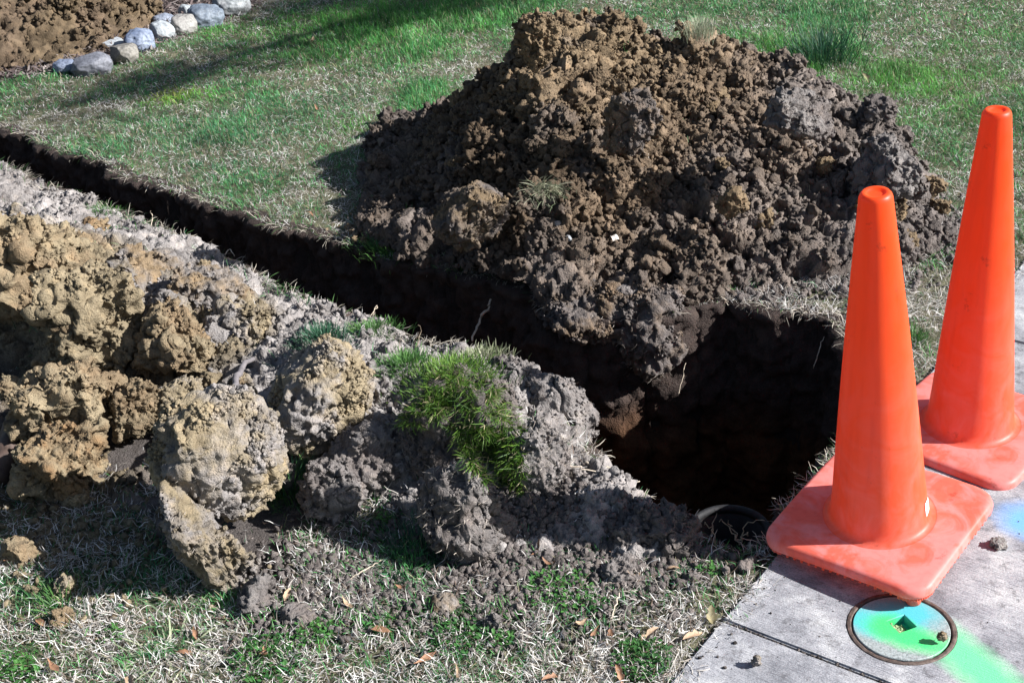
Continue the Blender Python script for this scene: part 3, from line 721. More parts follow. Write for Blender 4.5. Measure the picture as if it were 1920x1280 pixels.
def lawn():
    r = np.random.default_rng(77)
    GP, GL, GW, GC, GT = [], [], [], [], []; SP, SL, SW_, SCc, ST = [], [], [], [], []
    for y0, y1, dens, wmul in ((1.9, 3.2, 44000, .9), (3.2, 4.6, 30000, .9), (4.6, 6.2, 24000, 1.0), (6.2, 9.6, 15000, 1.3)):
        xy = candidates(r, dens, y0, y1)
        sdt = sdist(xy, TRF); ok = (sdt > -.012) & (sdist(xy, SW_POLY)+.02*noise(P2(xy), 9, 4) > -.06*r.random(len(xy))**2)
        xy = xy[ok]
        ph = pile_h(xy); bk = bank_h(xy)
        bare = np.maximum(soft(xy, bare_zone, .07, 5), sm(.0, .03, ph)); bare = np.maximum(bare, sm(-.02, .05, heap2_h(xy)))
        mul = soft(xy, mulch_zone, .05, 6)
        g, hue = green_mask(xy)
        back = xy[:, 1] > 3.9; base = np.where(back, .56, .07)+np.where(back, .95, .4)*fbm(P2(xy), 1.7, 4, 111)
        for q_ in STRAW_PATCH: base = base-q_[4]*np.exp(-ell(xy, *q_[:4])**2*.7)
        base = np.clip(base, .05, 1)
        pg = np.clip(np.maximum(g, base), 0, .93)
        u = r.random(len(xy)); isg = u < pg*.9
        dry = ~isg
        keep_g = isg & (r.random(len(xy)) < 1-bare*.97) & (r.random(len(xy)) < 1-mul*.97)
        edge = sm(.16, .02, np.abs(sdist(xy, TRF)))
        keep_s = dry & (r.random(len(xy)) < (1-bare*.975+edge*.25*bare)) & (r.random(len(xy)) < 1-mul*.9) & clump(xy, r, 14, 5, .8)
        q = xy[keep_g]; n = len(q); tall = np.clip(g[keep_g], 0, 1.3)
        GP.append(P2(q, np.maximum(lawn_h(q), np.maximum(bank_h(q), pile_h(q))) - .002)); GL.append(r.uniform(.018, .042, n)*(1+.55*sm(.6, 1.2, tall)))
        GW.append(r.uniform(.0013, .0026, n)*wmul)
        hh = np.clip(np.where(g[keep_g] > .3, hue[keep_g], .3)+r.normal(0, .15, n), 0, 1.4)[:, None]
        deep = np.array([.045, .17, .085]); fresh = np.array([.10, .32, .035]); yel = np.array([.38, .42, .09])
        c = np.where(hh < 1, deep*(1-hh)+fresh*hh, fresh*(1.4-hh)/.4+yel*(hh-1)/.4)*r.uniform(.6, 1.5, (n, 1))*(1+.55*fbm(P2(q), 7, 2, 121))[:, None]; c = np.where(r.random((n, 1)) < .10, np.array([.36, .33, .20])*r.uniform(.6, 1.2, (n, 1)), c)
        GC.append(c); GT.append(r.uniform(.25, 1.15, n)-.3*sm(.6, 1.2, tall))
        q = xy[keep_s]; n = len(q)
        SP.append(P2(q, np.maximum(lawn_h(q), np.maximum(bank_h(q), pile_h(q)))+.002+.012*r.random(n))); SL.append(r.uniform(.014, .045, n)*(.75 if y0 > 4 else 1.)); SW_.append(r.uniform(.0012, .0028, n)*wmul*(.72 if y0 > 3 else .95))
        k = r.random((n, 1)); t = r.random((n, 1))
        c = np.array([.64, .60, .56])*(1-k)+np.array([.40, .35, .30])*k; c = np.where(t > .7, np.array([.82, .80, .77]), c); c = np.where(t < .16, np.array([.17, .12, .09]), c)
        SCc.append(c*r.uniform(.7, 1.15, (n, 1))*(.95 if y0 > 4 else 1.0)); ST.append(r.uniform(.9, 1.65, n))
    cat = np.concatenate
    P = np.vstack(GP); n = len(P)
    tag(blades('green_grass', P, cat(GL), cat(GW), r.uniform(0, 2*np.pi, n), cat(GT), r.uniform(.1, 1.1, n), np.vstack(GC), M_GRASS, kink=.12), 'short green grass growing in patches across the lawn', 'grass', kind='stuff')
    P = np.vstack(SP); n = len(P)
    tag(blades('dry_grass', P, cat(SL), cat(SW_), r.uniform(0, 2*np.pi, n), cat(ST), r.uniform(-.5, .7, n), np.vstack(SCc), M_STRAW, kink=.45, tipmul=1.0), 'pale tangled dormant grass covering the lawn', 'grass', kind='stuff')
    print('blades', len(np.vstack(GP)), n)
lawn()

def fringe():
    """turf hanging over the cut on both sides"""
    r = np.random.default_rng(31)
    P = resample(TRF, .0016); T = np.roll(P, -3, 0)-np.roll(P, 3, 0); T /= np.linalg.norm(T, axis=1, keepdims=True)+1e-9
    N = np.column_stack([T[:, 1], -T[:, 0]])
    if sdist((P+N*.01)[:200], TRF).mean() > 0: N = -N
    k = (r.random(len(P)) < np.clip(.5+.8*fbm(P2(P), 12, 2, 8), .08, 1)) & (sdist(P, SW_POLY) > .02) & frustum(P)
    P = P[k]; N = N[k]; n = len(P)
    pos = P2(P-N*r.uniform(-.01, .03, (n, 1)), np.maximum(lawn_h(P), np.minimum(bank_h(P), .12))+.002)
    head = np.arctan2(N[:, 1], N[:, 0])+r.normal(0, .7, n)
    g, hue = green_mask(P); isg = r.random(n) < np.clip(g+.12, 0, .8)
    c = np.where(isg[:, None], np.array([.06, .13, .04])*r.uniform(.7, 1.4, (n, 1)), np.array([.46, .41, .34])*r.uniform(.5, 1.3, (n, 1)))
    tag(blades('turf_fringe', pos, r.uniform(.02, .065, n), r.uniform(.0012, .0026, n), head, r.uniform(.5, 1.5, n), r.uniform(.3, 1.5, n), c, M_STRAW, segs=4, kink=.3), 'dry grass and rootlets hanging over the rim of the trench', 'grass', kind='stuff')
fringe()

def hairy(name, V, F, n, parent, cond, col, L, W, seed, tilt=(.2, 1.1), droop=.6, mat=None, head=None):
    """blades or rootlets growing out of a clod; V in world coordinates"""
    r = np.random.default_rng(seed); N = vnormals(V, F); ok = np.where(cond(V, N))[0]
    i = r.choice(ok, n); pos = V[i]-N[i]*.003; nn = N[i]
    loc = np.array(parent.location); c = col[0]+(col[1]-col[0])*r.random((n, 1)); c = c*r.uniform(.6, 1.4, (n, 1))
    if len(col) > 2: c = np.where(r.random((n, 1)) < .16, col[2]*r.uniform(.6, 1.2, (n, 1)), c)
    nn = nn+np.array([0, 0, droop]); nn /= np.linalg.norm(nn, axis=1, keepdims=True)
    hd = r.uniform(0, 2*np.pi, n) if head is None else head+r.normal(0, .8, n)
    o = blades(name, pos-loc, r.uniform(*L, n), r.uniform(*W, n), hd, r.uniform(*tilt, n), r.uniform(.2, 1.5, n), c, mat or M_GRASS, parent, segs=4, nrm=nn, kink=.15)
    return tag(o, kind='stuff')
GG = (np.array([.04, .12, .018]), np.array([.15, .26, .035]), np.array([.42, .36, .22]))
def near_px(px, py, z, r_):
    q = at(px, py, z); return lambda V: np.linalg.norm((V-q)*np.array([1, .8, 1]), axis=1) < r_
f1 = lambda V, N: (N[:, 2] > -.1) & ((N@(-FW)) > .05) & (noise(V, 9, 3) > -.35)
def in_view(V, poly):
    d = V-CP; zz = d@FW; return inpoly(np.column_stack([960+FPX*(d@RT)/zz, 640-FPX*(d@UP)/zz]), poly)
SODG = [(690, 720), (730, 660), (800, 640), (900, 680), (955, 760), (985, 850), (975, 930), (915, 920), (875, 850), (835, 785), (790, 795), (740, 800), (700, 780)]
hairy('grass', C_V, C_F, 8000, C_, lambda V, N: in_view(V, SODG) & (N@(-FW) > .0) & (noise(V, 26, 5)+.5*noise(V, 60, 6) > -.22), GG, (.015, .055), (.0009, .0019), 41, head=-1.3, droop=.1)
hairy('grass', D_V, D_F, 1100, D_, lambda V, N: in_view(V, [(900, 760), (975, 790), (985, 930), (925, 935), (890, 840)]) & (N@(-FW) > -.1), GG, (.02, .06), (.0012, .0024), 47, head=-1.6, droop=.0)
hairy('grass', C2V, C2F, 500, C2_, lambda V, N: in_view(V, [(860, 840), (950, 850), (960, 905), (900, 900)]) & (N@(-FW) > -.1), GG, (.02, .05), (.0012, .0024), 48, head=-1.6, droop=.0)
hairy('rootlets', D_V, D_F, 900, D_, lambda V, N: N[:, 0] > -.2, (np.array([.4, .34, .28]), np.array([.55, .5, .44])), (.008, .03), (.0007, .0014), 43, (.0, .9), -.1, M_STRAW)
hairy('rootlets', C2V, C2F, 900, C2_, lambda V, N: N[:, 0] > -.5, (np.array([.4, .34, .28]), np.array([.5, .45, .4])), (.008, .03), (.0007, .0014), 44, (.0, .9), -.1, M_STRAW)
hairy('rootlets', K_V, K_F, 500, K_, lambda V, N: N@(-FW) > -.2, (np.array([.25, .21, .18]), np.array([.5, .45, .4])), (.008, .035), (.0006, .0013), 49, (.0, 1.1), -.3, M_STRAW)
hairy('rootlets', A_V, A_F, 500, A_, lambda V, N: N[:, 2] < .2, (np.array([.4, .34, .28]), np.array([.5, .45, .4])), (.006, .022), (.0007, .0013), 45, (.0, .9), -.1, M_STRAW)
hairy('rootlets', S_V, S_F, 250, S_, lambda V, N: N[:, 2] < .7, (np.array([.4, .34, .28]), np.array([.5, .45, .4])), (.006, .02), (.0007, .0013), 46, (.0, .9), -.1, M_STRAW)

def tuft(px, py, rx, n, L, col, label, seed, z=None, head=None, tilt=(0., .9), W=(.0014, .0026), group=None, thick=.6):
    p = at(px, py, 0 if z is None else z)
    if z is None:
        for _ in range(6):
            zz = float(ground_z(np.array([p[:2]]))[0]); p = at(px, py, zz)
    s = scale_at(p); r = np.random.default_rng(seed); R = rx/s
    q = r.normal(size=(n, 2))*np.array([R, R*1.1])*.5
    zz = ground_z(q+p[:2])-p[2] if z is None else np.zeros(n)-.3*np.hypot(*q.T)
    c = (col[0]+(col[1]-col[0])*r.random((n, 1)))*r.uniform(.75, 1.3, (n, 1))
    hd = np.arctan2(q[:, 1], q[:, 0])+r.normal(0, .5, n) if head is None else head+r.normal(0, .7, n)
    o = blades('grass_tuft', P2(q, zz-.002), r.uniform(*L, n), r.uniform(*W, n), hd, r.uniform(*tilt, n), r.uniform(.2, 1.1, n), c, M_GRASS, None, segs=4, kink=.1)
    o.location = p; return tag(o, label, 'grass tuft', group)
BLUEG = (np.array([.02, .075, .045]), np.array([.05, .14, .07])); MID = (np.array([.04, .12, .03]), np.array([.1, .22, .05])); PALE = (np.array([.4, .42, .25]), np.array([.6, .58, .42]))
tuft(605, 632, 46, 800, (.02, .045), BLUEG, 'dark bluish green tuft on top of the round dusty clod', 51, z=.185)
tuft(700, 618, 55, 700, (.015, .035), (MID[0], MID[1], ), 'olive tuft at the trench lip right of the dark bluish tuft', 52, z=.10)
tuft(760, 680, 62, 1000, (.015, .038), MID, 'thin green tuft where the sod meets the trench lip', 53, z=.16)
tuft(850, 695, 80, 1500, (.015, .04), GG, 'yellow green tuft along the top of the overturned sod', 54, z=.20)
tuft(1312, 62, 24, 190, (.04, .08), (np.array([.22, .26, .16]), np.array([.42, .43, .32])), 'pale straw coloured tuft poking up behind the dirt pile crest', 55, tilt=(0, .4), z=.62)
tuft(1018, 350, 38, 320, (.03, .07), (np.array([.12, .16, .08]), np.array([.4, .38, .28])), 'grey green tuft buried in the face of the dirt pile', 56, head=-1.5, tilt=(.5, 1.4), z=.37)
tuft(745, 455, 60, 700, (.03, .06), MID, 'bright tuft on the trench rim left of the dirt pile foot', 57)
tuft(870, 505, 26, 160, (.02, .05), MID, 'tiny tuft on the trench rim under the dirt pile', 58)
tuft(540, 905, 50, 420, (.03, .08), BLUEG, 'long bladed tuft between the big pale clod and the loose grey soil', 59)
tuft(545, 930, 40, 260, (.03, .07), MID, 'green blades beside the foot of the big pale clod', 60)
tuft(400, 518, 24, 150, (.015, .03), MID, 'small tuft on the dusty crest near the orange pebble', 61)
tuft(200, 398, 40, 160, (.02, .04), MID, 'thin tuft at the left end of the near trench lip', 62)
tuft(320, 1218, 60, 130, (.05, .10), (np.array([.14, .22, .12]), np.array([.4, .42, .28])), 'broad pale bladed tuft lying flat in the dry foreground', 63, tilt=(1.0, 1.5), W=(.003, .005))
tuft(790, 1040, 80, 800, (.02, .06), BLUEG, 'shaded grass tuft tucked left of the grey soil lump', 64)
tuft(720, 460, 40, 250, (.02, .05), MID, 'small green tuft where the pile shadow meets the trench', 65)
tuft(905, 670, 50, 420, (.02, .045), (np.array([.15, .2, .08]), np.array([.4, .4, .28])), 'straw green tuft hanging at the trench lip above the sod', 66, z=.13)
tuft(120, 1140, 60, 300, (.03, .06), MID, 'green tuft between the small clods in the left foreground', 67)
tuft(1710, 640, 26, 200, (.02, .05), MID, 'green tuft seen in the gap between the two cones', 68)

tuft(1545, 112, 62, 420, (.06, .17), (np.array([.012, .05, .03]), np.array([.03, .10, .05])), 'tall dark green tuft on the lawn behind the right shoulder of the dirt pile', 69, tilt=(0, .5), W=(.002, .004))
# leafy weeds ------------------------------------------------------
def weed(px, py, rpx, n, label, seed, col):
    p = at(px, py, .0); p[2] = ground_z(np.array([p[:2]]))[0]; s = scale_at(p); R = rpx/s; r = np.random.default_rng(seed)
    root = empty('leafy_weed', p, label, 'weed')
    V, F, C = [], [], []; SV = []
    for i in range(n):
        a = r.uniform(0, 6.28); d = R*math.sqrt(r.random()); h = r.uniform(.006, .028)*(1.2-.5*d/R)
        L = r.uniform(.006, .013); W = L*r.uniform(.55, .8); az = r.uniform(0, 6.28); tl = r.uniform(-.1, .8)
        c = np.array([math.cos(a)*d, math.sin(a)*d, h]); M = rotm(0, -tl, az)
        pts = np.array([(0, 0, 0), (L*.3, W*.42, .1*L), (L*.75, W*.4, .05*L), (L, 0, -.12*L), (L*.75, -W*.4, .05*L), (L*.3, -W*.42, .1*L), (L*.5, 0, -.06*L)])@M.T+c
        b = len(V); V += list(pts); F += [(b+6, b+j, b+(j+1) % 6) for j in range(6)]
        k = r.random(); cc = (col[0]*(1-k)+col[1]*k)*r.uniform(.8, 1.2); C += [cc]*7
        SV.append(((math.cos(a)*d*.4, math.sin(a)*d*.4, 0), tuple(c)))
    mk('leaves', np.array(V), np.array(F), M_LEAF, np.array(C), root)
    B = np.array([s_[0] for s_ in SV]); T = np.array([s_[1] for s_ in SV]); w_ = np.array([.0005, 0, 0])
    VV = np.stack([B-w_, B+w_, T+w_, T-w_], 1).reshape(-1, 3); FF = np.arange(len(VV)).reshape(-1, 4)
    mk('stems', VV, FF, M_LEAF, np.tile([.06, .12, .03], (len(VV), 1)), root)
LG = (np.array([.03, .11, .025]), np.array([.10, .26, .06])); LD = (np.array([.02, .08, .02]), np.array([.06, .17, .04]))
weed(1052, 1112, 66, 420, 'bright leafy weed patch in the middle of the foreground straw', 71, LG)
weed(1205, 1243, 58, 420, 'dense leafy weed at the bottom edge beside the concrete', 72, LD)
weed(860, 1200, 55, 260, 'dark leafy weed below the smooth rounded grey clod', 73, LD)
weed(500, 1245, 70, 300, 'spreading leafy weed at the bottom edge left of centre', 74, LD)
weed(590, 1195, 40, 130, 'small light leafy weed above the spreading one', 75, LG)
weed(210, 1195, 26, 60, 'tiny bright weed in the dry grass at lower left', 76, LG)
weed(1330, 1075, 20, 50, 'tiny weed at the straw edge nearest the front cone', 77, LG)
weed(945, 1205, 22, 50, 'small yellow green weed between the two dark leafy weeds', 78, LG)
weed(730, 980, 26, 50, 'weed with broad leaves in the shade beside the sods', 79, LG)
weed(30, 1262, 50, 160, 'leafy weed in the bottom left corner', 80, LG)
weed(1120, 1140, 22, 60, 'sparse weed right of the bright leafy patch', 81, LD)
weed(1268, 1037, 16, 24, 'single dark sprig near the pit corner', 82, LD)

# leaves ------------------------------------------------------------
M_BROWNLEAF = plain('dead_leaf', (.24, .125, .07), .7, 80, .5, .0008)
M_TANLEAF = plain('tan_leaf', (.36, .25, .16), .7, 80, .4, .0008)
M_OLIVELEAF = plain('olive_leaf', (.2, .17, .09), .7, 80, .5, .0008)
def leaf_mesh(L, W, curl, fold, seed):
    r = np.random.default_rng(seed); n = 9; V = []; 
    for i in range(n):
        t = i/(n-1); wv = W*math.sin(math.pi*min(1, t*1.02)**.8)*(1+.15*r.normal())+.0004; x = L*(t-.5); z = curl*L*((t-.5)**2)*2
        for j in (-1, -.5, 0, .5, 1): V.append((x, j*wv*.5, z+fold*abs(j)*wv*.5+.02*L*r.normal()*abs(j)))
    return np.array(V), gridfaces(5, n)
def place_leaf(o, p, rot): o.location = p; o.rotation_euler = rot
def leaves():
    r = np.random.default_rng(91); protos = []
    for k in range(9):
        V, F = leaf_mesh(r.uniform(.035, .06), r.uniform(.010, .018), r.uniform(-.5, .8), r.uniform(.2, .8), k)
        me = bpy.data.meshes.new('fallen_leaf'); me.from_pydata(V.tolist(), [], F.tolist()); me.materials.append([M_BROWNLEAF, M_BROWNLEAF, M_TANLEAF][k % 3])
        md = None; protos.append(me)
        for p in me.polygons: p.use_smooth = True
    spec = [(1335, 1160, M_OLIVELEAF, 1.3, 'dark curled leaf at the upper end of the concrete joint'), (1216, 1192, M_TANLEAF, 1.2, 'pale tan leaf above the dense leafy weed'), (1275, 975, M_TANLEAF, .7, None),
            (1165, 1040, M_BROWNLEAF, 1, 'reddish curled leaf beside the flat grey clod'), (1005, 1035, M_BROWNLEAF, 1, 'reddish leaf above the bright leafy weed patch'), (1030, 1058, M_BROWNLEAF, .9, None), (650, 1133, M_TANLEAF, 1, 'slim tan leaf between the green grass patches'),
            (366, 1180, M_BROWNLEAF, 1.2, 'curled orange leaf in the straw below the clay slab'), (715, 1182, M_BROWNLEAF, 1, None), (1088, 1170, M_TANLEAF, 1, None), (1300, 1190, M_TANLEAF, 1, None), (75, 1165, M_BROWNLEAF, .9, None), (100, 1250, M_BROWNLEAF, 1.2, 'brown leaf flat in the straw near the bottom left corner'),
            (860, 1265, M_TANLEAF, .9, 'tan leaf at the bottom edge below the dark weed'), (595, 205, M_BROWNLEAF, 1, None), (585, 78, M_TANLEAF, 1.5, None), (1625, 145, M_OLIVELEAF, 1.8, 'large curled leaf on the grass behind the dirt pile'), (930, 935, M_BROWNLEAF, .9, 'reddish leaf caught under the green sod grass')]
    fixed = len(spec)
    for _ in range(20):
        while True:
            px, py = r.uniform(0, 1920), r.choice([r.uniform(0, 420), r.uniform(1030, 1280), r.uniform(1030, 1280)])
            q = at(px, py)[None, :2]
            if sdist(q, TRF)[0] > .05 and sdist(q, SW_POLY)[0] > .02 and pile_h(q)[0] < 0 and soft(q, bare_zone, .05, 5)[0] < .5: break
        spec.append((px, py, None, r.uniform(.7, 1.1), None))
    for i, (px, py, m, sc, lab) in enumerate(spec):
        me = protos[i % 9]
        if i < fixed: me = me.copy(); me.materials[0] = m
        o = bpy.data.objects.new('fallen_leaf', me); COL.objects.link(o)
        p = at(px, py, .02)
        for _ in range(4): p = at(px, py, float(ground_z(p[None, :2])[0])+.018)
        o.location = p; o.rotation_euler = (r.uniform(-.4, .4), r.uniform(-.4, .4), r.uniform(0, 6.28)); o.scale = (sc,)*3
        tag(o, lab or 'small dry brown leaf fallen on the grass', 'leaf', 'fallen leaves on the grass')
        if lab: del o['group']
leaves()

# roots and twigs -----------------------------------------------------
def tube(pts, radii, name, mat, label, cat, sub=6, parent=None, wob=.003, seed=0):
    P = np.array(pts, float); r = np.random.default_rng(seed)
    t = np.linspace(0, len(P)-1, (len(P)-1)*5+1); i = np.clip(t.astype(int), 0, len(P)-2); f = (t-i)[:, None]
    # Catmull-Rom
    E = np.vstack([2*P[0]-P[1], P, 2*P[-1]-P[-2]]); a, b, c, d = E[i], E[i+1], E[i+2], E[i+3]
    Q = .5*((2*b)+(-a+c)*f+(2*a-5*b+4*c-d)*f**2+(-a+3*b-3*c+d)*f**3)+r.normal(0, wob, (len(t), 3))
    rad = np.interp(t, np.linspace(0, len(P)-1, len(radii)), radii)*r.uniform(.85, 1.15, len(t))
    V, F = [], []
    for k in range(len(Q)):
        d = Q[min(k+1, len(Q)-1)]-Q[max(k-1, 0)]; d /= np.linalg.norm(d)+1e-9
        u = np.cross(d, [0.1, .2, 1]); u /= np.linalg.norm(u)+1e-9; v = np.cross(d, u)
        for j in range(sub):
            an = 2*math.pi*j/sub; V.append(Q[k]+rad[k]*(u*math.cos(an)+v*math.sin(an)))
    for k in range(len(Q)-1):
        for j in range(sub): F.append((k*sub+j, k*sub+(j+1) % sub, (k+1)*sub+(j+1) % sub, (k+1)*sub+j))
    V = np.array(V); base = V.mean(0) if parent is None else np.zeros(3)
    bm = bmesh.new(); vs = [bm.verts.new(v-base) for v in V]
    for q in F: bm.faces.new([vs[x] for x in q])
    bm.faces.new(vs[:sub][::-1]); bm.faces.new(vs[-sub:])
    o = mkbm(name, bm, mat, parent); 
    if parent is None: o.location = base
    if label: tag(o, label, cat)
    return o
def pz(*l): return [at(*q) for q in l]
tube(pz((885, 640, -.12), (898, 605, -.10), (912, 580, -.06), (920, 560, -.03)), [.003, .005, .003], 'stick', M_ROOT, 'pale stick lodged in the dark far wall of the trench', 'stick', seed=1)
tube(pz((268, 868, .13), (290, 880, .135), (308, 892, .13), (330, 902, .12)), [.0015, .003, .005], 'root', M_ROOT, 'pale root sticking out left of the big pale clod', 'root', seed=2)
tube(pz((1062, 868, .10), (1100, 880, .09), (1160, 893, .06), (1200, 905, .04)), [.002, .0015, .001], 'root', M_ROOT, 'long thin root reaching from the bristly sod towards the pit', 'root', seed=3)
tube(pz((1100, 868, .07), (1130, 873, .06), (1155, 878, .05)), [.003, .0025, .001], 'root', M_ROOT, 'short pale root at the tip of the overhanging sod slab', 'root', seed=4)
tube(pz((418, 775, .19), (434, 738, .175), (446, 705, .15), (474, 668, .115)), [.008, .010, .007], 'root', plain('grey_root', (.15, .135, .14), .8, 50, .3, .002), 'thick smooth grey root between the clay lumps and the round clod', 'root', seed=5, sub=10, wob=.0045)
tube(pz((-20, 905, .03), (5, 870, .06), (22, 830, .08), (30, 790, .09)), [.035, .036, .028], 'root', plain('cut_root', (.06, .038, .03), .7, 60, .5, .002), 'reddish brown root end at the left edge of the photo', 'root', seed=6, sub=14)
tube(pz((860, 900, .10), (870, 918, .10), (890, 925, .1), (915, 922, .1)), [.0012, .0018, .001], 'root', M_ROOT, 'curled pale root under the green sod grass', 'root', seed=7)
tube(pz((700, 590, .05), (706, 575, .06), (690, 600, .05)), [.001, .001, .001], 'root', M_ROOT, 'hair root standing at the trench lip', 'root', seed=8)
tube(pz((780, 650, .12), (790, 622, .14), (783, 605, .17)), [.0015, .001, .0008], 'twig', M_DARKROOT, 'upright curled twig at the trench lip beside the thin green tuft', 'twig', seed=9)
def twig_cluster():
    root = empty('dry_twig', at(1400, 1030, 0), 'branching dry twig in front of the buried pipe', 'twig'); b = np.array(root.location)
    for k, pl in enumerate([[(1388, 1022, .01), (1370, 990, .04), (1366, 975, .06)], [(1385, 1020, .01), (1400, 985, .05), (1432, 972, .07)], [(1345, 1020, .01), (1330, 985, .05), (1318, 980, .06)], [(1388, 1012, .02), (1370, 988, .03), (1350, 975, .04)], [(1330, 1015, .01), (1343, 960, .05)], [(1392, 1010, .02), (1400, 998, .04), (1404, 1004, .03)]]):
        tube([np.array(q)-b for q in pz(*pl)], [.002, .0012, .0007], 'branch', M_DARKROOT, None, None, parent=root, seed=20+k)
twig_cluster()
for k, (pl, lab) in enumerate([
    ([(1352, 555, .02), (1370, 566, .0), (1392, 552, .02)], 'forked white root at the pit rim'), ([(1408, 596, -.03), (1425, 588, -.01), (1438, 580, .01)], 'short pale root poking from the pit wall'),
    ([(1270, 740, -.25), (1280, 710, -.2), (1284, 680, -.15)], 'thin root hanging from the sunlit soil block'),
    ([(1525, 690, -.1), (1535, 660, -.05), (1545, 630, -.02)], 'fine root hanging near the front cone'), ([(650, 1090, .01), (672, 1075, .02), (700, 1060, .02), (715, 1050, .02)], 'bent pale twig on the straw left of the grey lump'),
    ([(445, 835, .02), (460, 815, .02), (470, 800, .03)], 'dry stem by the clay slab'), ([(1145, 1160, .02), (1155, 1130, .03), (1162, 1110, .03)], 'pale dead stalk right of the bright leafy weed patch'),
    ([(282, 430, .03), (286, 410, .06), (282, 395, .09)], 'dead stalk standing on the near trench lip'), ([(420, 478, .03), (430, 468, .04), (440, 480, .04)], 'curled rootlet on the near trench lip'),
    ([(560, 600, .04), (580, 575, .05), (596, 580, .05)], 'arched rootlet at the trench lip')]):
    tube(pz(*pl), [.0016, .0018, .0009], 'root', M_ROOT, lab, 'root', seed=40+k, wob=.0015)
# paper and pale stones on the pile
clod('white_stone', 1046, 420, .20, 7, 8, .9, (0, 0, 0), np.array([.42, .42, .40]), np.array([.35, .35, .35]), 195, 'small white stone on the lower middle of the dirt pile', level=4, cuts=4, crumb=.2, cat='stone')
clod('white_stone', 1066, 447, .16, 6, 6, .9, (0, 0, 0), np.array([.33, .35, .38]), np.array([.3, .3, .3]), 196, 'bluish white pebble just below the small white stone', level=4, cuts=4, crumb=.2, cat='stone')
clod('orange_pebble', 384, 500, .06, 16, 14, .9, (0, 0, 0), OCHRE*1.2, CLAY, 197, 'orange clay pebble on the dusty crest by the small tuft', level=5, cuts=4)
clod('orange_pebble', 170, 428, .06, 34, 16, .9, (0, 0, 0), OCHRE, CLAY, 198, 'flat orange clay piece on the dusty ground near the left trench lip', level=5, cuts=4)
bm = bmesh.new(); bmesh.ops.create_grid(bm, x_segments=4, y_segments=3, size=.012)
for v in bm.verts: v.co.z = .004*math.sin(v.co.x*260)+.002*math.cos(v.co.y*300); v.co.y *= .8
o = mkbm('paper_scrap', bm, plain('paper', (.62, .55, .48), .7, 200, .15)); o.location = at(1153, 445, .19); o.rotation_euler = (.7, .1, .5)
o.modifiers.new('t', 'SOLIDIFY').thickness = .0008; tag(o, 'white scrap of paper lying on the lower face of the dirt pile', 'paper')

# ------------------------------------------------------------------ edging stones
def stone_mat(name, c1, c2):
    m, nt, b = newmat(name); L = nt.links.new; tc = nd(nt, 'ShaderNodeTexCoord')
    n = nd(nt, 'ShaderNodeTexNoise', i_Scale=9.0, i_Detail=8.0, i_Roughness=.6); L(tc.outputs['Object'], n.inputs['Vector'])
    n2 = nd(nt, 'ShaderNodeTexNoise', i_Scale=90.0, i_Detail=4.0); L(tc.outputs['Object'], n2.inputs['Vector'])
    x = ramp(nt, n.outputs[0], [(.35, c1), (.65, c2)]); x = mixc(nt, 1., x, ramp(nt, n2.outputs[0], [(.35, (.75, .75, .75)), (.65, (1.2, 1.2, 1.2))]), 'MULTIPLY')
    L(x, b.inputs['Base Color']); b.inputs['Roughness'].default_value = .65
    bp = nd(nt, 'ShaderNodeBump', i_Strength=.5, i_Distance=.004); L(n2.outputs[0], bp.inputs['Height']); L(bp.outputs[0], b.inputs['Normal']); return m
for i, (px, py, rx, ry, c1, c2, cuts, lab) in enumerate([
    (123, 128, 24, 15, (.24, .27, .36), (.34, .36, .42), 1, 'smallest blue grey edging stone, first at the left end of the row'),
    (173, 122, 37, 24, (.20, .19, .20), (.36, .34, .35), 1, 'large purplish grey oval edging stone near the left end of the row'),
    (233, 103, 28, 22, (.26, .22, .18), (.42, .36, .28), 5, 'angular brown edging stone between the purplish oval and the blue one'),
    (210, 84, 26, 12, (.5, .5, .48), (.62, .6, .55), 2, 'low whitish stone tucked behind the angular brown stone'),
    (263, 79, 31, 23, (.19, .24, .36), (.45, .48, .55), 1, 'smooth blue and white edging stone'),
    (303, 62, 27, 20, (.5, .5, .48), (.68, .67, .62), 2, 'whitest rounded edging stone'),
    (342, 50, 27, 22, (.36, .30, .25), (.50, .45, .38), 5, 'tan faceted edging stone right of the whitest one'),
    (308, 38, 24, 12, (.32, .34, .38), (.45, .46, .5), 2, 'low grey stone behind the whitest one'),
    (385, 33, 34, 23, (.20, .23, .27), (.32, .35, .38), 0, 'largest smooth slate grey edging stone'),
    (350, 22, 16, 12, (.6, .6, .55), (.7, .7, .65), 1, 'small cream stone half hidden behind the slate grey one'),
    (430, 12, 36, 25, (.30, .27, .25), (.62, .6, .55), 1, 'tan and cream edging stone at the upper end of the row'),
    (186, 97, 12, 5, (.6, .6, .58), (.7, .7, .66), 1, 'thin white pebble above the purplish oval stone')]):
    p = at(px, py, 0); s = scale_at(p); z = ry/s*.6; p = at(px, py, z)
    V, F = clod_shape(4 if rx < 20 else 5, (rx/s, rx/s*.8, ry/s*1.05), 500+i, cuts=cuts+1, rough=.5, crumb=0, boxy=2.2)
    o = mk('edging_stone', V, F, stone_mat('river_stone', tuple(.42*q_*k_ for q_, k_ in zip(c1, (.92, 1, 1.15))), tuple(.56*q_*k_ for q_, k_ in zip(c2, (.92, 1, 1.12))))); o.location = p; o.rotation_euler = (0, .12, .3*i % 1)
    tag(o, lab, 'stone', 'river stones edging the mulch bed')

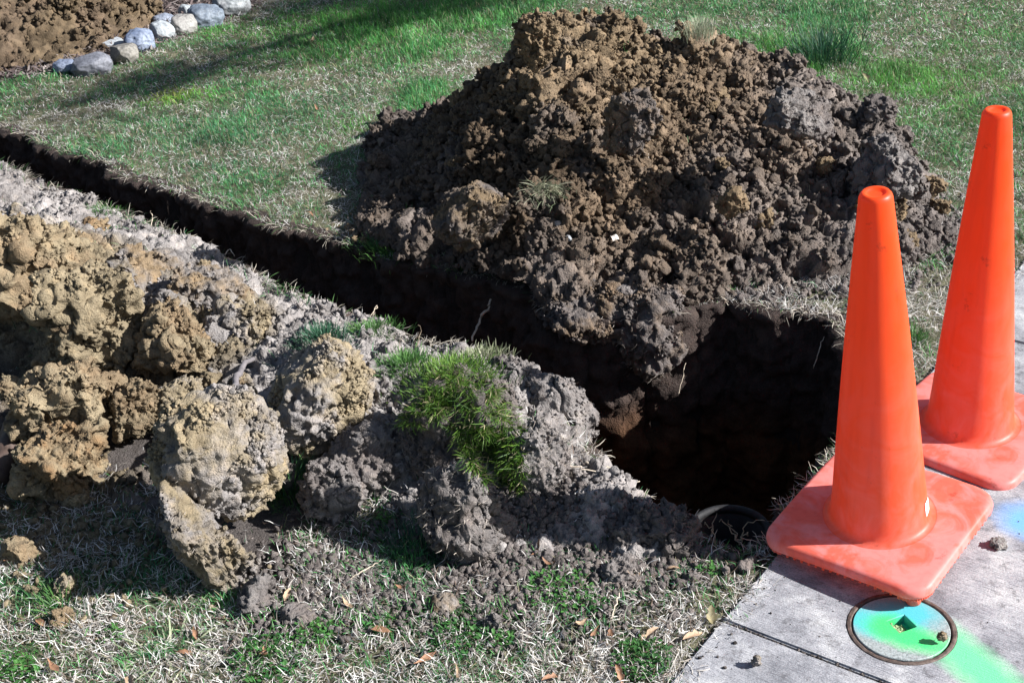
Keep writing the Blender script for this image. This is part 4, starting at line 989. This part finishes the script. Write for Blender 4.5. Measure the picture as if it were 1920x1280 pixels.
def mulch():
    r = np.random.default_rng(88); xy = np.column_stack([r.uniform(-4, .2, 60000), r.uniform(6, 10.5, 60000)]); xy = xy[frustum(xy)]
    xy = xy[(r.random(len(xy)) < soft(xy, mulch_zone, .05, 6)) & (heap2_h(xy) < .05)]
    n = len(xy); k = r.random((n, 1)); c = np.array([.16, .12, .115])*(1-k)+np.array([.36, .31, .29])*k**3
    tag(blades('mulch', P2(xy, lawn_h(xy)+.01), r.uniform(.03, .09, n), r.uniform(.006, .014, n), r.uniform(0, 6.28, n), r.uniform(1.1, 1.7, n), r.uniform(-.6, .6, n), c, M_STRAW, kink=.2), 'brown shredded bark and leaf mulch behind the edging stones', 'mulch', kind='stuff')
mulch()

# ------------------------------------------------------------------ tree right of the view: its lowest limbs shade the back of the lawn
def shade_tree():
    base = np.array([5.3, 7.6, 0.]); root = empty('evergreen_tree', base, 'evergreen tree beyond the right edge, its limbs shading the back of the lawn', 'tree')
    bark = plain('bark', (.12, .09, .07), .9, 40, .4, .006)
    tube([np.array(q) for q in [(0, 0, -.05), (.03, .02, 1.2), (-.02, 0, 2.4), (.02, .03, 3.6), (0, 0, 4.8)]], [.11, .09, .075, .05, .02], 'trunk', bark, None, None, sub=12, parent=root, wob=.004)
    r = np.random.default_rng(9); P = []
    for k, (a, b_) in enumerate([((-.02, 0, 2.5), (-2.85, -2.35, 3.0)), ((0, 0, 2.9), (-1.2, -1.2, 3.5)), ((0, 0, 2.2), (-2.1, -.95, 2.5)), ((0, 0, 3.4), (.9, .9, 4.0)), ((0, 0, 3.6), (1.0, -.8, 4.2)), ((0, 0, 2.7), (-.2, 1.3, 3.3))]):
        a = np.array(a); b_ = np.array(b_); m = (a+b_)/2+np.array([0, 0, .18])
        tube([a, m, b_], [.045, .03, .012], 'limb', bark, None, None, sub=8, parent=root, seed=k, wob=.006)
        n = 2600; t = np.sqrt(r.random(n))*.88+.12; q = a+(b_-a)*t[:, None]; q[:, 2] += .18*4*t*(1-t)*.5
        clump = .07+.12*np.abs(np.sin(t*11+k)); P.append(q+r.normal(size=(n, 3))*clump[:, None]*np.array([1, 1, .5]))
    P = np.vstack(P); n = len(P); nn = r.normal(size=(n, 3)); nn /= np.linalg.norm(nn, axis=1, keepdims=True)
    blades('crown', P, r.uniform(.05, .11, n), r.uniform(.008, .02, n), r.uniform(0, 6.28, n), r.uniform(0, 1.5, n), r.uniform(0, .5, n), np.array([.03, .075, .03])*r.uniform(.6, 1.5, (n, 1)), M_GRASS, root, segs=2, nrm=nn)
shade_tree()

# ------------------------------------------------------------------ concrete path
VC = at(1690, 1177, CZ); VR = .116
def paint(nt, pos, cx, cy, ax, rx, ry, seed, soft_=1.75):
    """soft-edged sprayed spot on the concrete: 0..1"""
    L = nt.links.new
    mp = nd(nt, 'ShaderNodeMapping', vector_type='TEXTURE'); mp.inputs['Location'].default_value = (cx, cy, 0); mp.inputs['Rotation'].default_value = (0, 0, ax); mp.inputs['Scale'].default_value = (rx, ry, 1e3)
    L(pos, mp.inputs['Vector'])
    ln = nd(nt, 'ShaderNodeVectorMath', operation='LENGTH'); L(mp.outputs[0], ln.inputs[0])
    n = nd(nt, 'ShaderNodeTexNoise', i_Scale=25.0, i_Detail=5.0); L(pos, n.inputs['Vector'])
    n3 = nd(nt, 'ShaderNodeTexNoise', i_Scale=420.0, i_Detail=2.0); L(pos, n3.inputs['Vector'])
    a = nd(nt, 'ShaderNodeMath', operation='MULTIPLY_ADD'); L(n.outputs[0], a.inputs[0]); a.inputs[1].default_value = .5; L(ln.outputs['Value'], a.inputs[2])
    a2 = nd(nt, 'ShaderNodeMath', operation='MULTIPLY_ADD'); L(n3.outputs[0], a2.inputs[0]); a2.inputs[1].default_value = .7; L(a.outputs[0], a2.inputs[2])
    mr = nd(nt, 'ShaderNodeMapRange', clamp=True); L(a2.outputs[0], mr.inputs[0]); mr.inputs[1].default_value = soft_; mr.inputs[2].default_value = 1.05
    return mr.outputs[0]

def concrete_mat():
    m, nt, b = newmat('concrete'); L = nt.links.new
    pos = nd(nt, 'ShaderNodeTexCoord').outputs['Object']
    n1 = nd(nt, 'ShaderNodeTexNoise', i_Scale=7.0, i_Detail=8.0, i_Roughness=.65); L(pos, n1.inputs['Vector'])
    mp = nd(nt, 'ShaderNodeMapping', vector_type='TEXTURE'); mp.inputs['Rotation'].default_value = (0, 0, math.atan2(SWD[1], SWD[0])+math.pi/2); mp.inputs['Scale'].default_value = (14, 1, 1); L(pos, mp.inputs['Vector'])
    nb = nd(nt, 'ShaderNodeTexNoise', i_Scale=330.0, i_Detail=3.0, i_Roughness=.6); L(mp.outputs[0], nb.inputs['Vector'])
    n2 = nd(nt, 'ShaderNodeTexNoise', i_Scale=300.0, i_Detail=4.0, i_Roughness=.75); L(pos, n2.inputs['Vector'])
    n4 = nd(nt, 'ShaderNodeTexNoise', i_Scale=38.0, i_Detail=6.0, i_Roughness=.7); L(pos, n4.inputs['Vector'])
    x = ramp(nt, n1.outputs[0], [(.34, (.16, .163, .18)), (.5, (.30, .30, .32)), (.66, (.46, .46, .465))])
    x = mixc(nt, 1., x, ramp(nt, n2.outputs[0], [(.3, (.55, .55, .56)), (.5, (1, 1, 1)), (.7, (1.3, 1.3, 1.3))]), 'MULTIPLY')
    x = mixc(nt, 1., x, ramp(nt, nb.outputs[0], [(.32, (.72, .72, .74)), (.5, (1, 1, 1)), (.7, (1.15, 1.15, 1.15))]), 'MULTIPLY')
    x = mixc(nt, 1., x, ramp(nt, n4.outputs[0], [(.33, (.55, .54, .54)), (.45, (1, 1, 1)), (.8, (1.12, 1.12, 1.12))]), 'MULTIPLY')
    q = at(1925, 985); x = mixc(nt, paint(nt, pos, q[0], q[1], .2, .062, .07, 1, 2.0), x, (.16, .38, .75))
    q = at(1835, 1262); r2 = at(1760, 1195); an = math.atan2(q[1]-r2[1], q[0]-r2[0]); x = mixc(nt, paint(nt, pos, q[0], q[1], an, .23, .05, 2, 2.0), x, (.15, .64, .30))
    L(x, b.inputs['Base Color']); b.inputs['Roughness'].default_value = .85; b.inputs['Specular IOR Level'].default_value = .3
    ad = nd(nt, 'ShaderNodeMath', operation='ADD'); L(n2.outputs[0], ad.inputs[0]); L(nb.outputs[0], ad.inputs[1])
    bp = nd(nt, 'ShaderNodeBump', i_Strength=.8, i_Distance=.0022); L(ad.outputs[0], bp.inputs['Height']); L(bp.outputs[0], b.inputs['Normal'])
    return m
M_CONC = concrete_mat()
J0 = at(1338, 1155, CZ)[:2]
tJ = (J0-SW0)@SWD
def slab(t0, t1, name='sidewalk', hole=False):
    g = .003; W = 1.5
    pts = [SW0+SWD*(t0+g), SW0+SWD*(t1-g), SW0+SWD*(t1-g)+SWN*W, SW0+SWD*(t0+g)+SWN*W]
    c = P2(np.array(pts), CZ)
    bm = bmesh.new(); top = [bm.verts.new(p) for p in c]; bot = [bm.verts.new((p[0], p[1], -.11)) for p in c]
    bm.faces.new(top[::-1]); bm.faces.new(bot)
    for i in range(4): bm.faces.new([top[i], top[(i+1) % 4], bot[(i+1) % 4], bot[i]])
    bmesh.ops.recalc_face_normals(bm, faces=bm.faces)
    ed = [e for e in bm.edges if all(abs(v.co.z-CZ) < 1e-6 for v in e.verts)]
    bmesh.ops.subdivide_edges(bm, edges=[e for e in ed if e.calc_length() > 1.6], cuts=0) if False else None
    bmesh.ops.bevel(bm, geom=ed, offset=.004, segments=3, affect='EDGES')
    o = mkbm(name, bm, M_CONC, smooth=False)
    if hole:
        bm = bmesh.new(); bmesh.ops.create_cone(bm, cap_ends=True, segments=72, radius1=VR, radius2=VR, depth=.16, matrix=Matrix.Translation((VC[0], VC[1], .02)))
        cut = mkbm('cut', bm, M_CONC); md = o.modifiers.new('b', 'BOOLEAN'); md.operation = 'DIFFERENCE'; md.object = cut; md.solver = 'EXACT'
        dg = bpy.context.evaluated_depsgraph_get(); me = bpy.data.meshes.new_from_object(o.evaluated_get(dg)); o.modifiers.clear(); o.data = me
        bpy.data.objects.remove(cut)
    return tag(o, kind='structure')
slab(tJ-1.5, tJ); slab(tJ, tJ+1.5, hole=True); slab(tJ+1.5, tJ+3.0); slab(tJ+3.0, tJ+4.5); slab(tJ+4.5, tJ+6); slab(tJ-3, tJ-1.5)
# packed dirt in the joints
pp = [SW0-SWD*4+SWN*.02, SW0+SWD*8+SWN*.02, SW0+SWD*8+SWN*1.48, SW0-SWD*4+SWN*1.48]
tag(mk('path_bed', P2(np.array(pp), -.004-.012), np.array([[0, 3, 2, 1]]), M_SOIL, np.tile([.05, .045, .04], (4, 1))), kind='structure') if False else None

# ------------------------------------------------------------------ valve cover
def lid_mat():
    m, nt, b = newmat('painted_lid'); L = nt.links.new
    pos = nd(nt, 'ShaderNodeTexCoord').outputs['Object']
    n = nd(nt, 'ShaderNodeTexNoise', i_Scale=200.0, i_Detail=5.0, i_Roughness=.7); L(pos, n.inputs['Vector'])
    n1 = nd(nt, 'ShaderNodeTexNoise', i_Scale=14.0, i_Detail=4.0); L(pos, n1.inputs['Vector'])
    x = ramp(nt, n.outputs[0], [(.3, (.12, .14, .14)), (.62, (.36, .40, .40))])
    x = mixc(nt, paint(nt, pos, .015, .04, .3, .10, .075, 3), x, (.07, .42, .48))
    x = mixc(nt, paint(nt, pos, -.075, .03, .3, .04, .06, 4), x, (.08, .42, .45))
    x = mixc(nt, paint(nt, pos, .01, -.03, -.6, .11, .045, 5), x, (.05, .62, .17))
    x = mixc(nt, paint(nt, pos, -.02, .01, 0, .05, .045, 6), x, (.05, .58, .16))
    L(x, b.inputs['Base Color']); b.inputs['Roughness'].default_value = .6
    bp = nd(nt, 'ShaderNodeBump', i_Strength=.6, i_Distance=.0015); L(n.outputs[0], bp.inputs['Height']); L(bp.outputs[0], b.inputs['Normal']); return m
M_LID = lid_mat()
def valve():
    root = empty('valve_cover', (VC[0], VC[1], 0), 'round iron valve cover sprayed green and blue, set in the concrete path', 'valve cover')
    def lathe(prof, n=96):
        bm = bmesh.new(); rings = []
        for (r, z) in prof: rings.append([bm.verts.new((r*math.cos(2*math.pi*k/n), r*math.sin(2*math.pi*k/n), z)) for k in range(n)])
        for a, b in zip(rings[:-1], rings[1:]):
            for k in range(n): bm.faces.new([a[k], a[(k+1) % n], b[(k+1) % n], b[k]])
        return bm
    bm = lathe([(.1155, -.08), (.1155, CZ-.002), (.1145, CZ+.001), (.1125, CZ+.002), (.109, CZ+.0015), (.1075, CZ+.002), (.1055, CZ+.001), (.1045, CZ-.002), (.1035, -.08)])
    for v in bm.verts: v.co.z += .0012*math.sin(v.co.x*190)*math.cos(v.co.y*160) if v.co.z > 0 else 0
    mkbm('frame', bm, M_IRON, root)
    # lid with a square pick hole
    bm = bmesh.new(); n = 64; R = .1015; s = .0215; zt = CZ+.002; a0 = .35
    def sq(k, z, q=s):
        an = 2*math.pi*k/n; c, d = math.cos(an), math.sin(an); m = q/max(abs(c), abs(d)); x, y = c*m, d*m
        return (x*math.cos(a0)-y*math.sin(a0)+.004, x*math.sin(a0)+y*math.cos(a0)+.012, z)
    def ci(k, r, z): an = 2*math.pi*k/n+a0; return (r*math.cos(an), r*math.sin(an), z)
    prof = [[ci(k, R, zt-.02) for k in range(n)], [ci(k, R, zt-.0015) for k in range(n)], [ci(k, R-.0015, zt) for k in range(n)], [sq(k, zt, s+.0015) for k in range(n)], [sq(k, zt-.0015) for k in range(n)], [sq(k, zt-.022) for k in range(n)]]
    rr = [[bm.verts.new(p) for p in ring] for ring in prof]
    for a, b in zip(rr[:-1], rr[1:]):
        for k in range(n): bm.faces.new([a[k], a[(k+1) % n], b[(k+1) % n], b[k]])
    bm.faces.new(rr[-1]); bmesh.ops.recalc_face_normals(bm, faces=bm.faces)
    lid = mkbm('lid', bm, M_LID, root, smooth=False)
    r = np.random.default_rng(3); q = r.uniform(-.02, .012, (160, 2)); pos = np.column_stack([q[:, 0]+.0, q[:, 1]+.012, np.full(160, zt-.019)])
    pos[:, 2] += np.clip(-(q[:, 0]-.0), 0, .03)*.45
    tag(scatter('grit', pos, r.uniform(.0015, .005, 160), np.tile([.35, .45, .25], (160, 1))*r.uniform(.6, 1.2, (160, 1)), root, 4, levels=((0, 2),)), kind='stuff')
valve()
def path_grit():
    r = np.random.default_rng(61); n = 260; t = r.uniform(-.4, 2.4, n); w_ = r.random(n)**2*1.0; q = SW0+SWD*t[:, None]+SWN*w_[:, None]
    ed = r.random(n) < .55; q[ed] = (SW0+SWD*t[:, None]+SWN*(np.abs(r.normal(0, .03, n)))[:, None])[ed]
    k = np.hypot(*(q-VC[:2]).T) > .12; q = q[k]
    jt = SW0+SWD*tJ+SWN*r.uniform(0, .8, 160)[:, None]+SWD*r.normal(0, .003, (160, 1))
    P = np.vstack([P2(q, CZ), P2(jt, CZ-.006)]); s_ = np.r_[powersize(r, len(q), .0014, .006), r.uniform(.002, .005, 160)]
    c = GREY*.7*r.uniform(.4, 1.4, (len(P), 1)); tag(scatter('path_grit', P, s_, c, None, 62, levels=((0, 1), (.004, 2))), 'dark grit and specks of soil scattered over the concrete path', 'grit', kind='stuff')
path_grit()

# ------------------------------------------------------------------ buried pipe at the pit corner
def pipe():
    c = at(1368, 992, -.09); root = empty('buried_pipe', (c[0], c[1], c[2]-.3), 'open black pipe end standing in the shaded corner of the pit', 'pipe')
    def ring(prof, n=56):
        bm = bmesh.new(); rr = [[bm.verts.new((r*math.cos(2*math.pi*k/n), r*math.sin(2*math.pi*k/n), z)) for k in range(n)] for r, z in prof]
        for a, b in zip(rr, rr[1:]+rr[:1]):
            for k in range(n): bm.faces.new([a[k], a[(k+1) % n], b[(k+1) % n], b[k]])
        bmesh.ops.recalc_face_normals(bm, faces=bm.faces); return bm
    mkbm('barrel', ring([(.098, 0), (.098, .285), (.09, .285), (.09, 0)]), M_PIPE, root)
    mkbm('rim', ring([(.105, .275), (.107, .295), (.102, .303), (.093, .303), (.089, .295), (.089, .285), (.099, .285), (.099, .275)]), M_PIPE, root)
pipe()

# ------------------------------------------------------------------ traffic cones
def cone_mat(name, pink, seed):
    m, nt, b = newmat(name); L = nt.links.new
    pos = nd(nt, 'ShaderNodeTexCoord').outputs['Object']
    sx = nd(nt, 'ShaderNodeSeparateXYZ'); L(pos, sx.inputs[0])
    n = nd(nt, 'ShaderNodeTexNoise', i_Scale=9.0, i_Detail=6.0, i_Roughness=.6, i_Distortion=1.2); L(pos, n.inputs['Vector'])
    mp = nd(nt, 'ShaderNodeMapping'); mp.inputs['Scale'].default_value = (1, 1, .06); mp.inputs['Location'].default_value = (seed, 0, 0); L(pos, mp.inputs['Vector'])
    ns = nd(nt, 'ShaderNodeTexNoise', i_Scale=60.0, i_Detail=4.0); L(mp.outputs[0], ns.inputs['Vector'])
    org = (1.0, .122, .020); dusty = (1.0, .38, .34)
    mr = nd(nt, 'ShaderNodeMapRange', clamp=True); L(sx.outputs[2], mr.inputs[0]); mr.inputs[1].default_value = .55; mr.inputs[2].default_value = -.05; mr.inputs[3].default_value = 0.0; mr.inputs[4].default_value = 1.0
    f1_ = ramp(nt, n.outputs[0], [(.42, (0, 0, 0)), (.68, (1, 1, 1))])
    f = nd(nt, 'ShaderNodeMath', operation='MULTIPLY', use_clamp=True); L(f1_, f.inputs[0]); f.inputs[1].default_value = pink
    f2 = nd(nt, 'ShaderNodeMath', operation='MULTIPLY_ADD', use_clamp=True); L(mr.outputs[0], f2.inputs[0]); f2.inputs[1].default_value = pink*.8; f2.inputs[2].default_value = 0.
    f3 = nd(nt, 'ShaderNodeMath', operation='MULTIPLY', use_clamp=True); L(f.outputs[0], f3.inputs[0]); L(mr.outputs[0], f3.inputs[1])
    f4 = nd(nt, 'ShaderNodeMath', operation='ADD', use_clamp=True); L(f3.outputs[0], f4.inputs[0]); f4.inputs[1].default_value = 0
    f5 = nd(nt, 'ShaderNodeMath', operation='MULTIPLY_ADD', use_clamp=True); L(mr.outputs[0], f5.inputs[0]); f5.inputs[1].default_value = pink*.35; L(f4.outputs[0], f5.inputs[2])
    x = mixc(nt, f5.outputs[0], org, dusty)
    x = mixc(nt, 1., x, ramp(nt, ns.outputs[0], [(.3, (.93, .88, .88)), (.55, (1, 1, 1))]), 'MULTIPLY')
    # dark scuffs
    nk = nd(nt, 'ShaderNodeTexNoise', i_Scale=16.0, i_Detail=5.0, i_Roughness=.7); mp2 = nd(nt, 'ShaderNodeMapping'); mp2.inputs['Location'].default_value = (seed*3.1, 2, 1); L(pos, mp2.inputs['Vector']); L(mp2.outputs[0], nk.inputs['Vector'])
    x = mixc(nt, ramp(nt, nk.outputs[0], [(.63, (0, 0, 0)), (.72, (.55, .55, .55))]), x, (.32, .04, .02))
    L(x, b.inputs['Base Color']); L(ramp(nt, n.outputs[0], [(.3, (.32, .32, .32)), (.7, (.6, .6, .6))]), b.inputs['Roughness'])
    b.inputs['Specular IOR Level'].default_value = .45; b.inputs['Diffuse Roughness'].default_value = 1.0
    t = nd(nt, 'ShaderNodeBsdfTranslucent'); L(mixc(nt, .5, x, (1., .14, .02)), t.inputs[0])
    mx = nd(nt, 'ShaderNodeMixShader'); mx.inputs[0].default_value = .26; L(b.outputs[0], mx.inputs[1]); L(t.outputs[0], mx.inputs[2]); L(mx.outputs[0], nt.nodes['Material Output'].inputs[0])
    bp = nd(nt, 'ShaderNodeBump', i_Strength=.15, i_Distance=.002); L(n.outputs[0], bp.inputs['Height']); L(bp.outputs[0], b.inputs['Normal'])
    return m
M_STICK = plain('sticker', (.85, .83, .8), .6, 90, .1)

def traffic_cone(p, label, seed, sticker=None):
    x, y, z, yaw, tx, ty, a, Rb, Rt, H = p
    root = empty('traffic_cone', (x, y, z), label, 'traffic cone')
    root.matrix_world = Matrix.Translation((x, y, z)) @ Matrix.Rotation(ty, 4, 'Y') @ Matrix.Rotation(tx, 4, 'X') @ Matrix.Rotation(yaw, 4, 'Z')
    mb = cone_mat('orange_plastic', .5, seed); mbase = cone_mat('dusty_orange_base', 1.35, seed+5)
    # body: flared foot, straight flank, rounded lip, dished top, and the inner wall
    n = 96; zb = .029; prof = [(Rb+.022, zb), (Rb+.010, zb+.004), (Rb+.004, zb+.012), (Rb+.001, zb+.026)]
    for k in range(1, 13):
        t = k/12; prof.append((Rb+(Rt-Rb)*t+.003*math.sin(t*math.pi), zb+.026+(H-.012-zb-.026)*t))
    prof += [(Rt-.002, H-.006), (Rt-.006, H-.001), (Rt-.011, H), (Rt-.015, H-.002), (Rt-.018, H-.005), (Rt*.3, H-.0055), (.0005, H-.0055)]
    bm = bmesh.new(); rr = [[bm.verts.new((r*math.cos(2*math.pi*k/n), r*math.sin(2*math.pi*k/n), zz)) for k in range(n)] for r, zz in prof]
    for q, w_ in zip(rr[:-1], rr[1:]):
        for k in range(n): bm.faces.new([q[k], q[(k+1) % n], w_[(k+1) % n], w_[k]])
    mkbm('cone_body', bm, mb, root)
    # base: rounded square with a soft rim, a shade warped
    bm = bmesh.new(); rc = .055; m = 15; r = random.Random(seed)
    def rsq(h, rc):
        out = []
        for ci_, (sx_, sy_) in enumerate([(1, 1), (-1, 1), (-1, -1), (1, -1)]):
            for k in range(m+1):
                an = math.pi/2*(ci_+k/m); out.append((sx_*(h-rc)+rc*math.cos(an), sy_*(h-rc)+rc*math.sin(an)))
        # straight runs get extra points
        res = []
        for i in range(len(out)):
            q = out[i]; w_ = out[(i+1) % len(out)]; res.append(q)
            if math.hypot(q[0]-w_[0], q[1]-w_[1]) > .05:
                for j in range(1, 16): res.append((q[0]+(w_[0]-q[0])*j/16, q[1]+(w_[1]-q[1])*j/16))
        return res
    warp = lambda X, Y: -.006*((X/a)**2)*((Y/a)**2)+.003*math.sin(X*14+seed)*math.cos(Y*11)
    levels = [(a-.006, .000), (a, .005), (a+.001, .013), (a-.001, .020), (a-.006, .026), (a-.014, .0285), (a-.030, .028)]
    rings = []
    for h, zz in levels:
        rings.append([bm.verts.new((X, Y, zz+warp(X, Y))) for X, Y in rsq(h, rc-(a-h)*.6)])
    N_ = len(rings[0])
    for t in np.linspace(.06, 1, 14):
        Rr = Rb+.02; ring = []
        for v in rings[6]:
            X, Y = v.co.x, v.co.y; d = math.hypot(X, Y); cx, cy = X/d*Rr, Y/d*Rr
            X2, Y2 = X+(cx-X)*t, Y+(cy-Y)*t; ring.append(bm.verts.new((X2, Y2, .028+.0022*t+warp(X2, Y2)*(1-t))))
        rings.append(ring)
    for q, w_ in zip(rings[:-1], rings[1:]):
        for k in range(N_): bm.faces.new([q[k], q[(k+1) % N_], w_[(k+1) % N_], w_[k]])
    under = [bm.verts.new((v.co.x*.75, v.co.y*.75, .004)) for v in rings[0]]
    for k in range(N_): bm.faces.new([rings[0][(k+1) % N_], rings[0][k], under[k], under[(k+1) % N_]])
    bmesh.ops.recalc_face_normals(bm, faces=bm.faces)
    base = mkbm('base', bm, mbase, root)
    # rubber nubs under the rim
    bm = bmesh.new()
    pts = rsq(a-.004, rc-.002)
    for i, (X, Y) in enumerate(pts):
        if i % 1 == 0: bmesh.ops.create_cube(bm, size=1, matrix=Matrix.Translation((X, Y, -.0005+warp(X, Y)))@Matrix.Diagonal((.005, .005, .006*r.uniform(.3, 1.3), 1)))
    tag(mkbm('tread', bm, mb, base, smooth=False), kind=None)
    M = root.matrix_world.copy()
    for i_ in (-1, 1):
        for j_ in (-1, 1):
            X, Y = i_*(a-.04), j_*(a-.04); hgt = (M @ Vector((X, Y, 0))).z-CZ
            if hgt < .006: continue
            hgt = min(hgt, .045)
            bm = bmesh.new(); bmesh.ops.create_cone(bm, cap_ends=True, segments=20, radius1=.016, radius2=.021, depth=hgt+.006, matrix=Matrix.Translation((X, Y, .004-hgt/2)))
            bmesh.ops.bevel(bm, geom=[e for e in bm.edges if abs(e.verts[0].co.z-e.verts[1].co.z) < 1e-5], offset=.003, segments=2, affect='EDGES')
            mkbm('foot', bm, mb, base)
    if sticker:
        az, z0, hh, wd = sticker; V = []; nn = 10
        for j in range(2):
            for k in range(nn):
                an = az+wd*(k/(nn-1)-.5); zz = z0+hh*j; rr_ = Rb+(Rt-Rb)*((zz-zb-.026)/(H-.012-zb-.026))+.0022+.0006
                V.append((rr_*math.cos(an), rr_*math.sin(an), zz+.004*math.sin(k*2.1)))
        mk('sticker', np.array(V), gridfaces(nn, 2), M_STICK, None, root)
    return root
cone1 = traffic_cone((.818, 2.583, .062, -.732, .051, -.082, .203, .108, .034, .860), 'shorter looking orange traffic cone in front, its base over the edge of the pit', 3, (.35+.736-.1-.75, .055, .035, .28))
cone2 = traffic_cone((1.170, 3.005, .012, -.80, .02, -.025, .206, .106, .033, .888), 'orange traffic cone at the right edge standing behind the other cone', 8)
